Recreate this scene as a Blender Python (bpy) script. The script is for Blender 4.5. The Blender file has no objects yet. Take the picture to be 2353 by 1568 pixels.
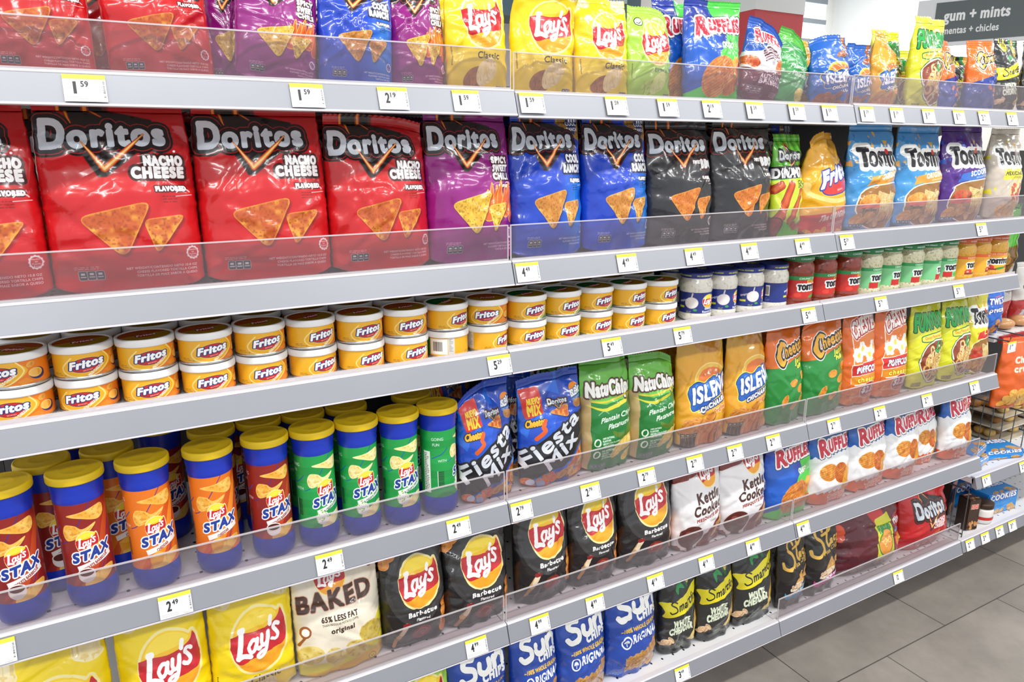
import bpy, bmesh, math, random
import numpy as np
from mathutils import Matrix, Vector
R = math.radians
sc = bpy.context.scene; col = sc.collection
# ---------------------------------------------------------------- camera, world, lights, exposure
cam_d = bpy.data.cameras.new('camera'); cam = bpy.data.objects.new('camera', cam_d); col.objects.link(cam)
cam_d.sensor_width = 36; cam_d.lens = 25.107; cam_d.clip_start = .02; cam_d.clip_end = 100
YAW, PITCH, ROLL = R(28.7214), R(-14.687), R(-.2979)
_f = Vector((math.sin(YAW)*math.cos(PITCH), math.cos(YAW)*math.cos(PITCH), math.sin(PITCH)))
_r = Vector((math.cos(YAW), -math.sin(YAW), 0)); _u = _r.cross(_f)
_r2 = math.cos(ROLL)*_r+math.sin(ROLL)*_u; _u2 = -math.sin(ROLL)*_r+math.cos(ROLL)*_u
cam.matrix_world = Matrix(((_r2.x, _u2.x, -_f.x, -.6444), (_r2.y, _u2.y, -_f.y, -1.192), (_r2.z, _u2.z, -_f.z, 1.497), (0, 0, 0, 1)))
sc.camera = cam
wd = bpy.data.worlds.new('store_air'); sc.world = wd; wd.use_nodes = True
wd.node_tree.nodes['Background'].inputs[0].default_value = (.93, .96, 1, 1); wd.node_tree.nodes['Background'].inputs[1].default_value = .8
def strip_light(x, y, z, sx, sy, watts, tilt=0):
    l = bpy.data.lights.new('ceiling_strip', 'AREA'); l.shape = 'RECTANGLE'; l.size = sx; l.size_y = sy; l.energy = watts; l.color = (1, .985, .96)
    o = bpy.data.objects.new('ceiling_strip', l); o.location = (x, y, z); o.rotation_euler = (tilt, 0, 0); col.objects.link(o)
for _x in (-2.4, -.6, 1.2, 3.0, 5.0): strip_light(_x, -1.15, 3.08, 1.3, .16, 26)
for _x in (-1.5, .9, 3.3): strip_light(_x, -2.9, 3.08, 1.3, .3, 38)
for _x, _y in ((2.0, 3.4), (6.6, 3.6), (6.8, 1.0), (7.6, 4.9)): strip_light(_x, _y, 3.9, 1.4, .5, 55)  # unseen strips added to brighten the back wall
sc.view_settings.view_transform = 'Standard'; sc.view_settings.look = 'None'; sc.view_settings.gamma = 1; sc.view_settings.exposure = .2
sc.cycles.max_bounces = 8; sc.cycles.transparent_max_bounces = 12; sc.cycles.diffuse_bounces = 5; sc.cycles.glossy_bounces = 3; sc.cycles.transmission_bounces = 4
sc.cycles.caustics_reflective = False; sc.cycles.caustics_refractive = False

# ---------------------------------------------------------------- helpers
def tag(o, label=None, cat=None, group=None, kind=None):
    for k, v in (('label', label), ('category', cat), ('group', group), ('kind', kind)):
        if v: o[k] = v
    return o
def empty(name, loc, rz=0):
    o = bpy.data.objects.new(name, None); o.location = loc; o.rotation_euler = (0, 0, rz); o.empty_display_size = .02; col.objects.link(o); return o
def link(name, me, parent=None, loc=(0, 0, 0)):
    o = bpy.data.objects.new(name, me); o.location = loc; o.parent = parent; col.objects.link(o); return o
def dup(o, parent=None):
    c = o.copy(); col.objects.link(c); c.parent = parent
    for ch in list(o.children): dup(ch, c)
    return c
def mesh(name, V, F, mats, mi=None, uv=None, smooth=False):
    me = bpy.data.meshes.new(name); me.from_pydata([tuple(map(float, v)) for v in V], [], F)
    for m in (mats if isinstance(mats, (list, tuple)) else [mats]): me.materials.append(m)
    if mi is not None: me.polygons.foreach_set('material_index', mi)
    if uv is not None:
        L = me.uv_layers.new(name='UVMap'); li = np.empty(len(me.loops), np.int32); me.loops.foreach_get('vertex_index', li)
        uv = np.asarray(uv, np.float32); L.data.foreach_set('uv', (uv if len(uv) == len(li) and len(uv) != len(V) else uv[li]).ravel())
    if smooth: me.polygons.foreach_set('use_smooth', [True]*len(me.polygons))
    me.update(); return me
class MB:
    """collects simple solids, then links them as one mesh"""
    def __init__(s): s.V = []; s.F = []; s.M = []
    def add(s, V, F, m=0):
        b = len(s.V); s.V += [tuple(v) for v in V]; s.F += [tuple(i+b for i in f) for f in F]; s.M += [m]*len(F); return s
    def box(s, x0, y0, z0, x1, y1, z1, m=0):
        return s.add([(x, y, z) for z in (z0, z1) for y in (y0, y1) for x in (x0, x1)], [(0, 2, 3, 1), (4, 5, 7, 6), (0, 1, 5, 4), (2, 6, 7, 3), (0, 4, 6, 2), (1, 3, 7, 5)], m)
    def extr(s, prof, x0, x1, m=0):
        """y,z outline swept along x"""
        n = len(prof); V = [(x0, y, z) for y, z in prof]+[(x1, y, z) for y, z in prof]
        F = [(i, i+n, (i+1) % n+n, (i+1) % n) for i in range(n)]+[tuple(range(n)), tuple(range(2*n-1, n-1, -1))]
        return s.add(V, F, m)
    def tube(s, P, r, n=8, m=0):
        P = [Vector(p) for p in P]; V = []
        for i, p in enumerate(P):
            t = (P[min(i+1, len(P)-1)]-P[max(i-1, 0)]).normalized(); a = t.orthogonal().normalized() if abs(t.z) > .9 else t.cross(Vector((0, 0, 1))).normalized(); b = t.cross(a)
            V += [p+r*(math.cos(2*math.pi*k/n)*a+math.sin(2*math.pi*k/n)*b) for k in range(n)]
        F = [(i*n+k, i*n+(k+1) % n, (i+1)*n+(k+1) % n, (i+1)*n+k) for i in range(len(P)-1) for k in range(n)]+[tuple(range(n-1, -1, -1)), tuple(range((len(P)-1)*n, len(P)*n))]
        return s.add(V, F, m)
    def build(s, name, mats, parent=None, loc=(0, 0, 0), smooth=False):
        return link(name, mesh(name, s.V, s.F, mats, s.M, smooth=smooth), parent, loc)
def lathe(prof, n=40, v0=None, v1=None, us=1, cap=True):
    """r,z outline turned round z; returns verts, faces, per-loop uv with u=.5 facing -y"""
    V = []; F = []; UV = []; z0 = prof[0][1] if v0 is None else v0; z1 = prof[-1][1] if v1 is None else v1
    for r, z in prof:
        for k in range(n):
            a = -math.pi/2+2*math.pi*(k/n-.5); V.append((r*math.cos(a), r*math.sin(a), z))
    for i in range(len(prof)-1):
        for k in range(n):
            F.append((i*n+k, i*n+(k+1) % n, (i+1)*n+(k+1) % n, (i+1)*n+k))
            for kk, ii in ((k, i), (k+1, i), (k+1, i+1), (k, i+1)): UV.append((.5+(kk/n-.5)*us, (prof[ii][1]-z0)/max(1e-6, z1-z0)))
    if cap:
        F.append(tuple(range(n-1, -1, -1))); UV += [(0, 0)]*n
        F.append(tuple(range((len(prof)-1)*n, len(prof)*n))); UV += [(0, 0)]*n
    return V, F, UV
# ---------------------------------------------------------------- materials
def mat(name, c, rough=.5, metal=0, spec=.5, coat=0, bump=0, bscale=60, var=0):
    m = bpy.data.materials.new(name); m.use_nodes = True; nt = m.node_tree; b = nt.nodes['Principled BSDF']
    c = (c[0], c[1], c[2], 1); b.inputs['Base Color'].default_value = c; b.inputs['Roughness'].default_value = rough; b.inputs['Metallic'].default_value = metal
    b.inputs['Specular IOR Level'].default_value = spec; b.inputs['Coat Weight'].default_value = coat; b.inputs['Coat Roughness'].default_value = .08
    if bump or var:
        tc = nt.nodes.new('ShaderNodeTexCoord'); nz = nt.nodes.new('ShaderNodeTexNoise'); nz.inputs['Scale'].default_value = bscale; nz.inputs['Detail'].default_value = 4
        nt.links.new(tc.outputs['Object'], nz.inputs['Vector'])
        if bump:
            bp = nt.nodes.new('ShaderNodeBump'); bp.inputs['Strength'].default_value = bump; bp.inputs['Distance'].default_value = .002
            nt.links.new(nz.outputs['Fac'], bp.inputs['Height']); nt.links.new(bp.outputs['Normal'], b.inputs['Normal'])
        if var:
            mx = nt.nodes.new('ShaderNodeMix'); mx.data_type = 'RGBA'; mx.inputs[6].default_value = tuple(x*(1-var) for x in c[:3])+(1,); mx.inputs[7].default_value = tuple(min(1, x*(1+var)) for x in c[:3])+(1,)
            nt.links.new(nz.outputs['Fac'], mx.inputs[0]); nt.links.new(mx.outputs[2], b.inputs['Base Color'])
    return m
def lin(h):
    v = [int(h[i:i+2], 16)/255 for i in (0, 2, 4)]
    return tuple(x/12.92 if x <= .04045 else ((x+.055)/1.055)**2.4 for x in v)
M_white = mat('deck_enamel', lin('e2e2e2'), .45)
M_rail = mat('rail_grey', lin('92949c'), .38, .25, .5, var=.04, bscale=8)
M_lip = mat('rail_lip', lin('cfcdd4'), .35)
M_dark = mat('dark_steel', lin('2a2a2c'), .6)
M_kick = mat('kick_plate', lin('141414'), .7)
M_panel = mat('back_panel_grey', lin('3c3a3a'), .6)
M_chrome = mat('wire_chrome', lin('8c9296'), .25, .9)
M_metal = mat('tin_rim', lin('c8c8c8'), .25, .9)
M_tagback = mat('tag_card', lin('f0f0ee'), .5)
def clear_mat(name, haze, gloss):
    m = bpy.data.materials.new(name); m.use_nodes = True; nt = m.node_tree; n = nt.nodes; n.clear()
    out = n.new('ShaderNodeOutputMaterial'); tr = n.new('ShaderNodeBsdfTransparent'); tr.inputs[0].default_value = (.86, .825, .845, 1)
    df = n.new('ShaderNodeBsdfDiffuse'); df.inputs[0].default_value = (.80, .77, .79, 1); gl = n.new('ShaderNodeBsdfGlossy'); gl.inputs['Roughness'].default_value = .06
    lw = n.new('ShaderNodeLayerWeight'); lw.inputs[0].default_value = gloss; fr = n.new('ShaderNodeMath'); fr.operation = 'MULTIPLY'; fr.inputs[1].default_value = .22; nt.links.new(lw.outputs['Fresnel'], fr.inputs[0])
    a = n.new('ShaderNodeMixShader'); a.inputs[0].default_value = haze; b = n.new('ShaderNodeMixShader')
    nt.links.new(tr.outputs[0], a.inputs[1]); nt.links.new(df.outputs[0], a.inputs[2]); nt.links.new(fr.outputs[0], b.inputs[0]); nt.links.new(a.outputs[0], b.inputs[1]); nt.links.new(gl.outputs[0], b.inputs[2]); nt.links.new(b.outputs[0], out.inputs[0])
    return m
M_clear = clear_mat('clear_acrylic', .055, .2)  # diffuse haze share paints in the milky veil of aisle reflections
M_edge = clear_mat('acrylic_edge', .5, .4)
# ---------------------------------------------------------------- the setting
ZR = (1.6027, 1.2977, 1.1185, .7873, .4881, .1603); YR = (-.0300, -.0168, -.0027, .0062, .0143, .0291); BAY = .9144
SHELF = ('top', 'second', 'third', 'fourth', 'fifth', 'bottom'); BAYN = ('left', 'middle', 'right')
FH, FO = .0374, .0128       # rail face: drop and forward lean
def floor_mat():
    m = mat('floor_tile', lin('6f6a66'), .42, spec=.4); nt = m.node_tree; b = nt.nodes['Principled BSDF']; n = nt.nodes
    tc = n.new('ShaderNodeTexCoord'); mp = n.new('ShaderNodeMapping'); br = n.new('ShaderNodeTexBrick'); nt.links.new(tc.outputs['Object'], mp.inputs[0]); nt.links.new(mp.outputs[0], br.inputs['Vector'])
    mp.inputs['Location'].default_value = (.24, .40, 0)
    br.inputs['Scale'].default_value = 1; br.inputs['Brick Width'].default_value = .6; br.inputs['Row Height'].default_value = .3; br.inputs['Mortar Size'].default_value = .0022; br.inputs['Mortar Smooth'].default_value = .3
    br.inputs['Color1'].default_value = lin('8b857e')+(1,); br.inputs['Color2'].default_value = lin('7f7972')+(1,); br.inputs['Mortar'].default_value = lin('4a4744')+(1,)
    nz = n.new('ShaderNodeTexNoise'); nz.inputs['Scale'].default_value = 5; nz.inputs['Detail'].default_value = 8; nz.inputs['Roughness'].default_value = .65; nt.links.new(tc.outputs['Object'], nz.inputs[0])
    mx = n.new('ShaderNodeMix'); mx.data_type = 'RGBA'; mx.blend_type = 'OVERLAY'; mx.inputs[0].default_value = .55
    nt.links.new(br.outputs['Color'], mx.inputs[6]); nt.links.new(nz.outputs['Fac'], mx.inputs[7]); nt.links.new(mx.outputs[2], b.inputs['Base Color'])
    return m
def struct(name, mb, m): return tag(mb.build(name, m), kind='structure')
struct('floor', MB().box(-4, -4, -.05, 9, 6.6, 0), floor_mat())
M_wall = mat('wall_paint', lin('e6e7e4'), .7, var=.02, bscale=2); M_ceil = mat('ceiling_paint', lin('e0e0de'), .8)
struct('wall_back', MB().box(-4, 6.5, 0, 9, 6.6, 4.4), M_wall)
struct('wall_right', MB().box(9, -4, 0, 9.1, 6.6, 4.4), M_wall)
struct('ceiling', MB().box(-4, -4, 4.4, 9.1, 6.6, 4.5), M_ceil)
cl = MB(); cl.box(4.52, 3.75, 0, 5.14, 4.4, 2.72, 0); cl.box(4.515, 3.745, 2.72, 5.145, 4.405, 4.4, 1)
struct('column', cl, [mat('column_red', lin('c0464c'), .6), mat('column_white', lin('d9dcdc'), .6)])
# high windows and dark duct seen over the top shelf
w = MB(); w.box(6.3, 6.44, 2.5, 8.75, 6.5, 4.0, 0)
for z in (2.75, 3.02, 3.29, 3.56): w.box(6.3, 6.42, z, 8.75, 6.45, z+.06, 1)
w.box(7.45, 6.42, 2.5, 7.52, 6.45, 4.0, 1)
def glow(name, c, s):
    m = mat(name, c, .4); b = m.node_tree.nodes['Principled BSDF']; b.inputs['Emission Color'].default_value = c+(1,); b.inputs['Emission Strength'].default_value = s; return m
struct('window_1', w, [glow('daylight_glass', lin('e8f4ff'), 1.1), mat('window_bar', lin('8a949c'), .5)])

# ---------------------------------------------------------------- gondola shelving: every level of every bay is a shelf
def deck_mat():
    m = mat('perforated_deck', lin('dedee0'), .42); nt = m.node_tree; n = nt.nodes; b = n['Principled BSDF']
    tc = n.new('ShaderNodeTexCoord'); sp = n.new('ShaderNodeSeparateXYZ'); nt.links.new(tc.outputs['Object'], sp.inputs[0])
    def mth(op, a, b_=None):
        q = n.new('ShaderNodeMath'); q.operation = op
        for i, v in enumerate((a, b_)):
            if v is None: continue
            if isinstance(v, (int, float)): q.inputs[i].default_value = v
            else: nt.links.new(v, q.inputs[i])
        return q.outputs[0]
    fx = mth('ABSOLUTE', mth('SUBTRACT', mth('FRACT', mth('DIVIDE', sp.outputs[0], .0381)), .5)); fy = mth('ABSOLUTE', mth('SUBTRACT', mth('FRACT', mth('DIVIDE', mth('ADD', sp.outputs[1], 1.0), .0381)), .5))
    hole = mth('LESS_THAN', mth('ADD', mth('POWER', fx, 2), mth('MULTIPLY', mth('POWER', fy, 2), .6)), .006)
    mx = n.new('ShaderNodeMix'); mx.data_type = 'RGBA'; mx.inputs[6].default_value = lin('dedee0')+(1,); mx.inputs[7].default_value = lin('26262a')+(1,)
    nt.links.new(hole, mx.inputs[0]); nt.links.new(mx.outputs[2], b.inputs['Base Color']); return m
M_deck = deck_mat(); DB = .46
def shelf(r, b, name='gondola_shelf'):
    z, y = ZR[r]-(.003 if (r == 0 and b == 1) else 0), YR[r]; x0, x1 = (b-1)*BAY+.0012, b*BAY-.0012
    t = empty(name, ((x0+x1)/2, y, z)); h = (x1-x0)/2
    MB().box(-h, .004, -.022, h, DB-y-.001, -.003).build('deck', M_deck, t)
    rl = MB(); rl.extr([(.004, 0), (.0, .0015), (-FO, -FH), (-FO+.003, -FH-.0035), (.0045, -FH+.002), (.010, -.006)], -h, h, 0)
    rl.extr([(.014, .0002), (.014, .0042), (.0015, .0042), (-.0012, .0012), (-.0006, .0)], -h, h, 1)
    rl.extr([(-FO-.0012, -FH), (-FO-.0016, -FH-.003), (-FO+.003, -FH-.0044), (-FO+.003, -FH-.003)], -h, h, 1)
    rl.build('price_rail', [M_rail, M_lip], t)
    if r == 5 and b < 2: pass          # no guard on these base decks
    elif r != 2:
        g = MB(); g.box(-h+.003, .0085, .0042, h-.003, .011, .069, 0); g.box(-h+.003, .0082, .069, h-.003, .0113, .0712, 1); g.box(-h+.001, .0084, .0042, -h+.003, .0112, .071, 1); g.box(h-.003, .0084, .0042, h-.001, .0112, .071, 1)
        g.box(-h+.003, .0055, .0042, h-.003, .014, .0075, 1)
        g.build('front_guard', [M_clear, M_edge], t)
    else:
        g = MB(); g.box(-h, .0085, .0042, h, .011, .011, 0); g.build('front_lip', [M_edge], t)
    for s in (-1, 1):
        MB().add([(s*(h-.004), .2, -.022), (s*(h-.004), DB-y-.003, -.022), (s*(h-.004), DB-y-.003, -.09), (s*(h-.002), .2, -.022), (s*(h-.002), DB-y-.003, -.022), (s*(h-.002), DB-y-.003, -.09)], [(0, 1, 2), (5, 4, 3), (0, 3, 4, 1), (1, 4, 5, 2), (2, 5, 3, 0)]).build('bracket', M_white, t) if r < 5 else None
    if r == 5: MB().box(-h, .150, -z, h, .165, -.024).build('kick_plate', M_kick, t)
    tag(t, f'white metal shelf with grey price rail, {SHELF[r]} level, {BAYN[b]} bay' if r == 2 or (r == 5 and b < 2) else f'white shelf with grey price rail and clear front guard, {SHELF[r]} level, {BAYN[b]} bay', 'shelf', 'gondola shelves')
for r in range(6):
    for b in range(3): shelf(r, b)
for b in range(3):
    x0, x1 = (b-1)*BAY, b*BAY
    tag(MB().box(x0+.012, DB, .02, x1-.012, DB+.02, 1.66).build('gondola_back_panel', M_panel), f'grey back panel behind the shelves of the {BAYN[b]} bay', 'panel', 'gondola back panels')
for i in range(4):
    tag(MB().box((i-1)*BAY-.011, DB, 0, (i-1)*BAY+.011, DB+.03, 1.665).build('gondola_upright', M_dark), ('slotted steel upright at the left end of the shelving', 'slotted steel upright between the left and middle bays', 'slotted steel upright between the middle and right bays', 'slotted steel upright where the shelving meets the cookie fixture')[i], 'upright', 'gondola uprights')
# ---------------------------------------------------------------- price tags on the rails
TAGS = {0: [(-.658, '1.59'), (-.365, '1.59'), (-.228, '2.19'), (-.098, '1.59'), (.031, '1.59'), (.217, '1.59'), (.343, '1.59'), (.460, '2.19'), (.583, '1.59'), (.713, '1.59'), (.822, '1.59'), (.955, '1.59'), (1.068, '1.59'), (1.197, '1.59'), (1.329, '1.59'), (1.444, '2.19'), (1.582, '2.19')],
        1: [(.030, '4.49'), (.266, '4.49'), (.448, '4.49'), (.615, '4.49'), (.792, '4.49'), (.953, '5.29'), (1.543, '5.29')],
        2: [(-.025, '5.29'), (.245, '5.49'), (.441, '5.79'), (.857, '5.49'), (1.143, '5.79'), (1.502, '5.79')],
        3: [(-.886, '2.49'), (-.638, '2.49'), (-.378, '2.49'), (-.117, '2.49'), (.029, '2.79'), (.205, '2.79'), (.363, '2.79'), (.512, '2.79'), (.645, '2.79'), (.781, '2.79'), (1.017, '2.79'), (1.216, '2.79'), (1.440, '2.79'), (1.690, '2.79')],
        4: [(-.079, '4.99'), (.080, '4.99'), (.232, '4.99'), (.414, '4.19'), (.582, '4.19'), (.750, '4.99'), (.947, '4.99')],
        5: [(.538, '3.49'), (1.468, '12')]}
ORD = 'zeroth first second third fourth fifth sixth seventh eighth ninth tenth eleventh twelfth thirteenth fourteenth fifteenth sixteenth seventeenth eighteenth nineteenth twentieth'.split()
TAG_REQ = []
# ---------------------------------------------------------------- print raster: vector artwork drawn into in-memory images
_TXT = {}
def glyphs(s, font='b'):
    """outline polygons of a string set in Blender's own built-in typeface, one list per glyph cluster, cap height about 0.7"""
    if s in _TXT: return _TXT[s]
    cu = bpy.data.curves.new('t', 'FONT'); cu.body = s; cu.resolution_u = 4
    ob = bpy.data.objects.new('t', cu); bpy.context.scene.collection.objects.link(ob)
    bpy.context.view_layer.update()
    dg = bpy.context.evaluated_depsgraph_get()
    c2 = ob.evaluated_get(dg).to_curve(dg)
    polys = []
    for sp in c2.splines:
        n = len(sp.bezier_points)
        if n:
            pts = []
            for i in range(n):
                a = sp.bezier_points[i]; b = sp.bezier_points[(i+1) % n]
                p0, p1, p2, p3 = [np.array(v[:2]) for v in (a.co, a.handle_right, b.handle_left, b.co)]
                m = 1 if (np.abs(p0+(p3-p0)/3-p1).max() < 1e-4 and np.abs(p0+(p3-p0)*2/3-p2).max() < 1e-4) else 5
                for k in range(m):
                    t = k/m
                    pts.append((1-t)**3*p0+3*(1-t)**2*t*p1+3*(1-t)*t*t*p2+t**3*p3)
            polys.append(np.array(pts))
        elif len(sp.points):
            polys.append(np.array([p.co[:2] for p in sp.points]))
    ob.to_curve_clear() if hasattr(ob, 'to_curve_clear') else None
    bpy.data.objects.remove(ob); bpy.data.curves.remove(cu)
    _TXT[s] = polys
    return polys

def noise(h, w, cells, seed):
    """smooth value noise in 0..1"""
    r = np.random.default_rng(seed)
    cells = int(max(2, cells)); ch = max(2, int(cells*h/max(w, 1))+2); g = r.random((ch+1, cells+3))
    y = np.linspace(0, ch-1.001, h); x = np.linspace(0, cells+.999, w)
    yi = y.astype(int); xi = x.astype(int); fy = (y-yi)[:, None]; fx = (x-xi)[None]
    fy = fy*fy*(3-2*fy); fx = fx*fx*(3-2*fx)
    a = g[yi][:, xi]; b = g[yi][:, xi+1]; c = g[yi+1][:, xi]; d = g[yi+1][:, xi+1]
    return (a*(1-fx)+b*fx)*(1-fy)+(c*(1-fx)+d*fx)*fy

def rgb(c):
    if isinstance(c, str):
        c = c.lstrip('#'); return np.array([int(c[i:i+2], 16)/255 for i in (0, 2, 4)])
    return np.array(c, float)

class Art:
    """a sheet 100 units wide and 100*asp high, y down"""
    def __init__(s, px, asp, bg):
        s.W = px; s.H = int(px*asp); s.k = px/100; s.h = 100*asp
        s.a = np.empty((s.H, s.W, 3)); s.a[:] = rgb(bg)
    def win(s, x0, y0, x1, y1):
        X0 = max(0, int(np.floor(x0*s.k))); X1 = min(s.W, int(np.ceil(x1*s.k))+1)
        Y0 = max(0, int(np.floor(y0*s.k))); Y1 = min(s.H, int(np.ceil(y1*s.k))+1)
        if X1 <= X0 or Y1 <= Y0: return None
        xs = (np.arange(X0, X1)+.5)/s.k; ys = (np.arange(Y0, Y1)+.5)/s.k
        return (slice(Y0, Y1), slice(X0, X1)), np.meshgrid(xs, ys)
    def paint(s, sl, al, col):
        al = al[..., None]
        c = col if (isinstance(col, np.ndarray) and col.ndim == 3) else rgb(col)
        s.a[sl] = s.a[sl]*(1-al)+c*al
    def sdf(s, polys, pad):
        P = np.concatenate(polys)
        w = s.win(P[:, 0].min()-pad, P[:, 1].min()-pad, P[:, 0].max()+pad, P[:, 1].max()+pad)
        if w is None: return None
        sl, (X, Y) = w
        d2 = np.full(X.shape, 1e9); ins = np.zeros(X.shape, bool)
        for p in polys:
            q = np.roll(p, -1, 0)
            for (ax, ay), (bx, by) in zip(p, q):
                ex, ey = bx-ax, by-ay; L = ex*ex+ey*ey
                if L < 1e-12: continue
                t = np.clip(((X-ax)*ex+(Y-ay)*ey)/L, 0, 1)
                d2 = np.minimum(d2, (X-ax-t*ex)**2+(Y-ay-t*ey)**2)
                if ay != by:
                    ins ^= ((ay > Y) != (by > Y)) & (X < ax+(Y-ay)*ex/ey)
        return sl, np.where(ins, -1, 1)*np.sqrt(d2), X, Y
    def poly(s, pts, col, grow=0, edge=None, grad=None, tex=None, alpha=1, soft=0):
        """filled polygon(s); edge=[(width,colour)...] drawn outside in; grad=(col2,'v'|'h'); tex(X,Y,d)->colours"""
        polys = pts if isinstance(pts, list) and len(np.shape(pts[0])) == 2 else [np.array(pts, float)]
        pad = grow+max([e[0] for e in edge or []]+[0])+1.5+soft
        r = s.sdf(polys, pad)
        if r is None: return
        sl, d, X, Y = r
        for wd, c in edge or []: s.paint(sl, np.clip(.5-(d-grow-wd)*s.k, 0, 1), c)
        al = np.clip(.5-(d-grow)*(s.k if not soft else 1/soft), 0, 1)*alpha
        if grad is not None:
            A, B = rgb(col), rgb(grad[0]); V = Y if grad[1] == 'v' else X
            t = (V-V.min())/max(1e-6, V.max()-V.min()); col = A+(B-A)*t[..., None]
        if tex is not None: col = tex(X, Y, d)
        s.paint(sl, al, col)
    def rect(s, x0, y0, x1, y1, col, **k): s.poly([(x0, y0), (x1, y0), (x1, y1), (x0, y1)], col, **k)
    def ell(s, cx, cy, rx, ry, col, rot=0, n=36, **k): s.poly(ellp(cx, cy, rx, ry, rot, n), col, **k)
    def band(s, ys, col):
        """everything below the wavy line y(x) given as points"""
        ys = np.array(ys, float); xs = (np.arange(s.W)+.5)/s.k
        yl = np.interp(xs, ys[:, 0], ys[:, 1])[None]; Y = ((np.arange(s.H)+.5)/s.k)[:, None]
        s.paint((slice(0, s.H), slice(0, s.W)), np.clip(.5+(Y-yl)*s.k, 0, 1), col)
    def stroke(s, pts, w, col, edge=None, closed=False):
        """round-brush stroke(s): list of chains of (x,y) or (x,y,width)"""
        chains = pts if isinstance(pts[0][0], (tuple, list, np.ndarray)) else [pts]
        allp = np.array([p[:2] for c in chains for p in c], float)
        pad = w+max([e[0] for e in edge or []]+[0])+1.5
        r = s.win(allp[:, 0].min()-pad, allp[:, 1].min()-pad, allp[:, 0].max()+pad, allp[:, 1].max()+pad)
        if r is None: return
        sl, (X, Y) = r
        d = np.full(X.shape, 1e9)
        for c in chains:
            for a, b in zip(c[:-1], c[1:]):
                ax, ay = a[:2]; bx, by = b[:2]
                wa = (a[2] if len(a) > 2 else 1)*w/2; wb = (b[2] if len(b) > 2 else 1)*w/2
                ex, ey = bx-ax, by-ay; L = max(1e-9, ex*ex+ey*ey)
                t = np.clip(((X-ax)*ex+(Y-ay)*ey)/L, 0, 1)
                d = np.minimum(d, np.hypot(X-ax-t*ex, Y-ay-t*ey)-(wa+(wb-wa)*t))
        for wd, c in edge or []: s.paint(sl, np.clip(.5-(d-wd)*s.k, 0, 1), c)
        s.paint(sl, np.clip(.5-d*s.k, 0, 1), col)
    def text(s, t, x, y, size, col, bold=0, edge=None, align='l', sx=1, slant=0, rot=0, arch=0, rise=0, taper=0, track=0, fit=None, grad=None, alpha=1):
        """y is the baseline; size the cap height; fit scales the run to that width; arch bows it up; taper grows it to the right"""
        pol = glyphs(t)
        if not pol: return
        k = size/.70; raw = sorted(pol, key=lambda q: q[:, 0].min()); cl = []
        for q in raw:   # a letter and its holes
            if cl and q[:, 0].min() < cl[-1][1]-1e-4: cl[-1][0].append(q); cl[-1][1] = max(cl[-1][1], q[:, 0].max())
            else: cl.append([[q], q[:, 0].max()])
        tr = 1.7*bold/k+track
        cl = [[q+np.array([i*tr, 0]) for q in c[0]] for i, c in enumerate(cl)]
        P = np.concatenate([q for c in cl for q in c]); x0, x1 = P[:, 0].min(), P[:, 0].max()
        if fit: sx = fit/((x1-x0)*k)
        Wd = (x1-x0)*k*sx
        ox = {'l': 0, 'c': -Wd/2, 'r': -Wd}[align]
        cr, sr = math.cos(rot), math.sin(rot)
        for c in cl:
            for j, p in enumerate(c):
                u = (p[:, 0]-x0)*k*sx; f = u/max(Wd, 1e-6); v = p[:, 1]*k*(1+taper*f)
                u2 = u+slant*v+ox; v2 = v+arch*4*f*(1-f)+rise*u
                c[j] = np.stack([x+cr*u2-sr*v2, y-(cr*v2+sr*u2)], 1)
        pad = bold+max([e[0] for e in edge or []]+[0])+1.2
        rs = [r for r in (s.sdf(c, pad) for c in cl) if r]
        for wd, c in edge or []:
            for sl, d, X, Y in rs: s.paint(sl, np.clip(.5-(d-bold-wd)*s.k, 0, 1), c)
        for sl, d, X, Y in rs:
            cc = col
            if grad is not None:
                tt = np.clip((Y-(y-size))/size, 0, 1)[..., None]; cc = rgb(col)+(rgb(grad)-rgb(col))*tt
            s.paint(sl, np.clip(.5-(d-bold)*s.k, 0, 1)*alpha, cc)
    def lines(s, x, y, w, n, col, h=.9, gap=1.9, seed=0, align='l'):
        """rows of unreadably small print, as the photograph shows them"""
        r = np.random.default_rng(seed)
        for i in range(n):
            ln = w*(.7+.3*r.random()); X = x if align == 'l' else x+w-ln
            yy = y+i*gap
            while ln > .8:
                g = min(ln, 1.2+2.6*r.random()); s.rect(X, yy, X+g, yy+h, col, alpha=.75); X += g+.7; ln -= g+.7
    def image(s, name):
        im = bpy.data.images.new(name, s.W, s.H)
        px = np.ones((s.H, s.W, 4), np.float32); px[..., :3] = np.clip(s.a[::-1], 0, 1)
        im.pixels.foreach_set(px.ravel()); im.update(); im.pack()
        return im

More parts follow.
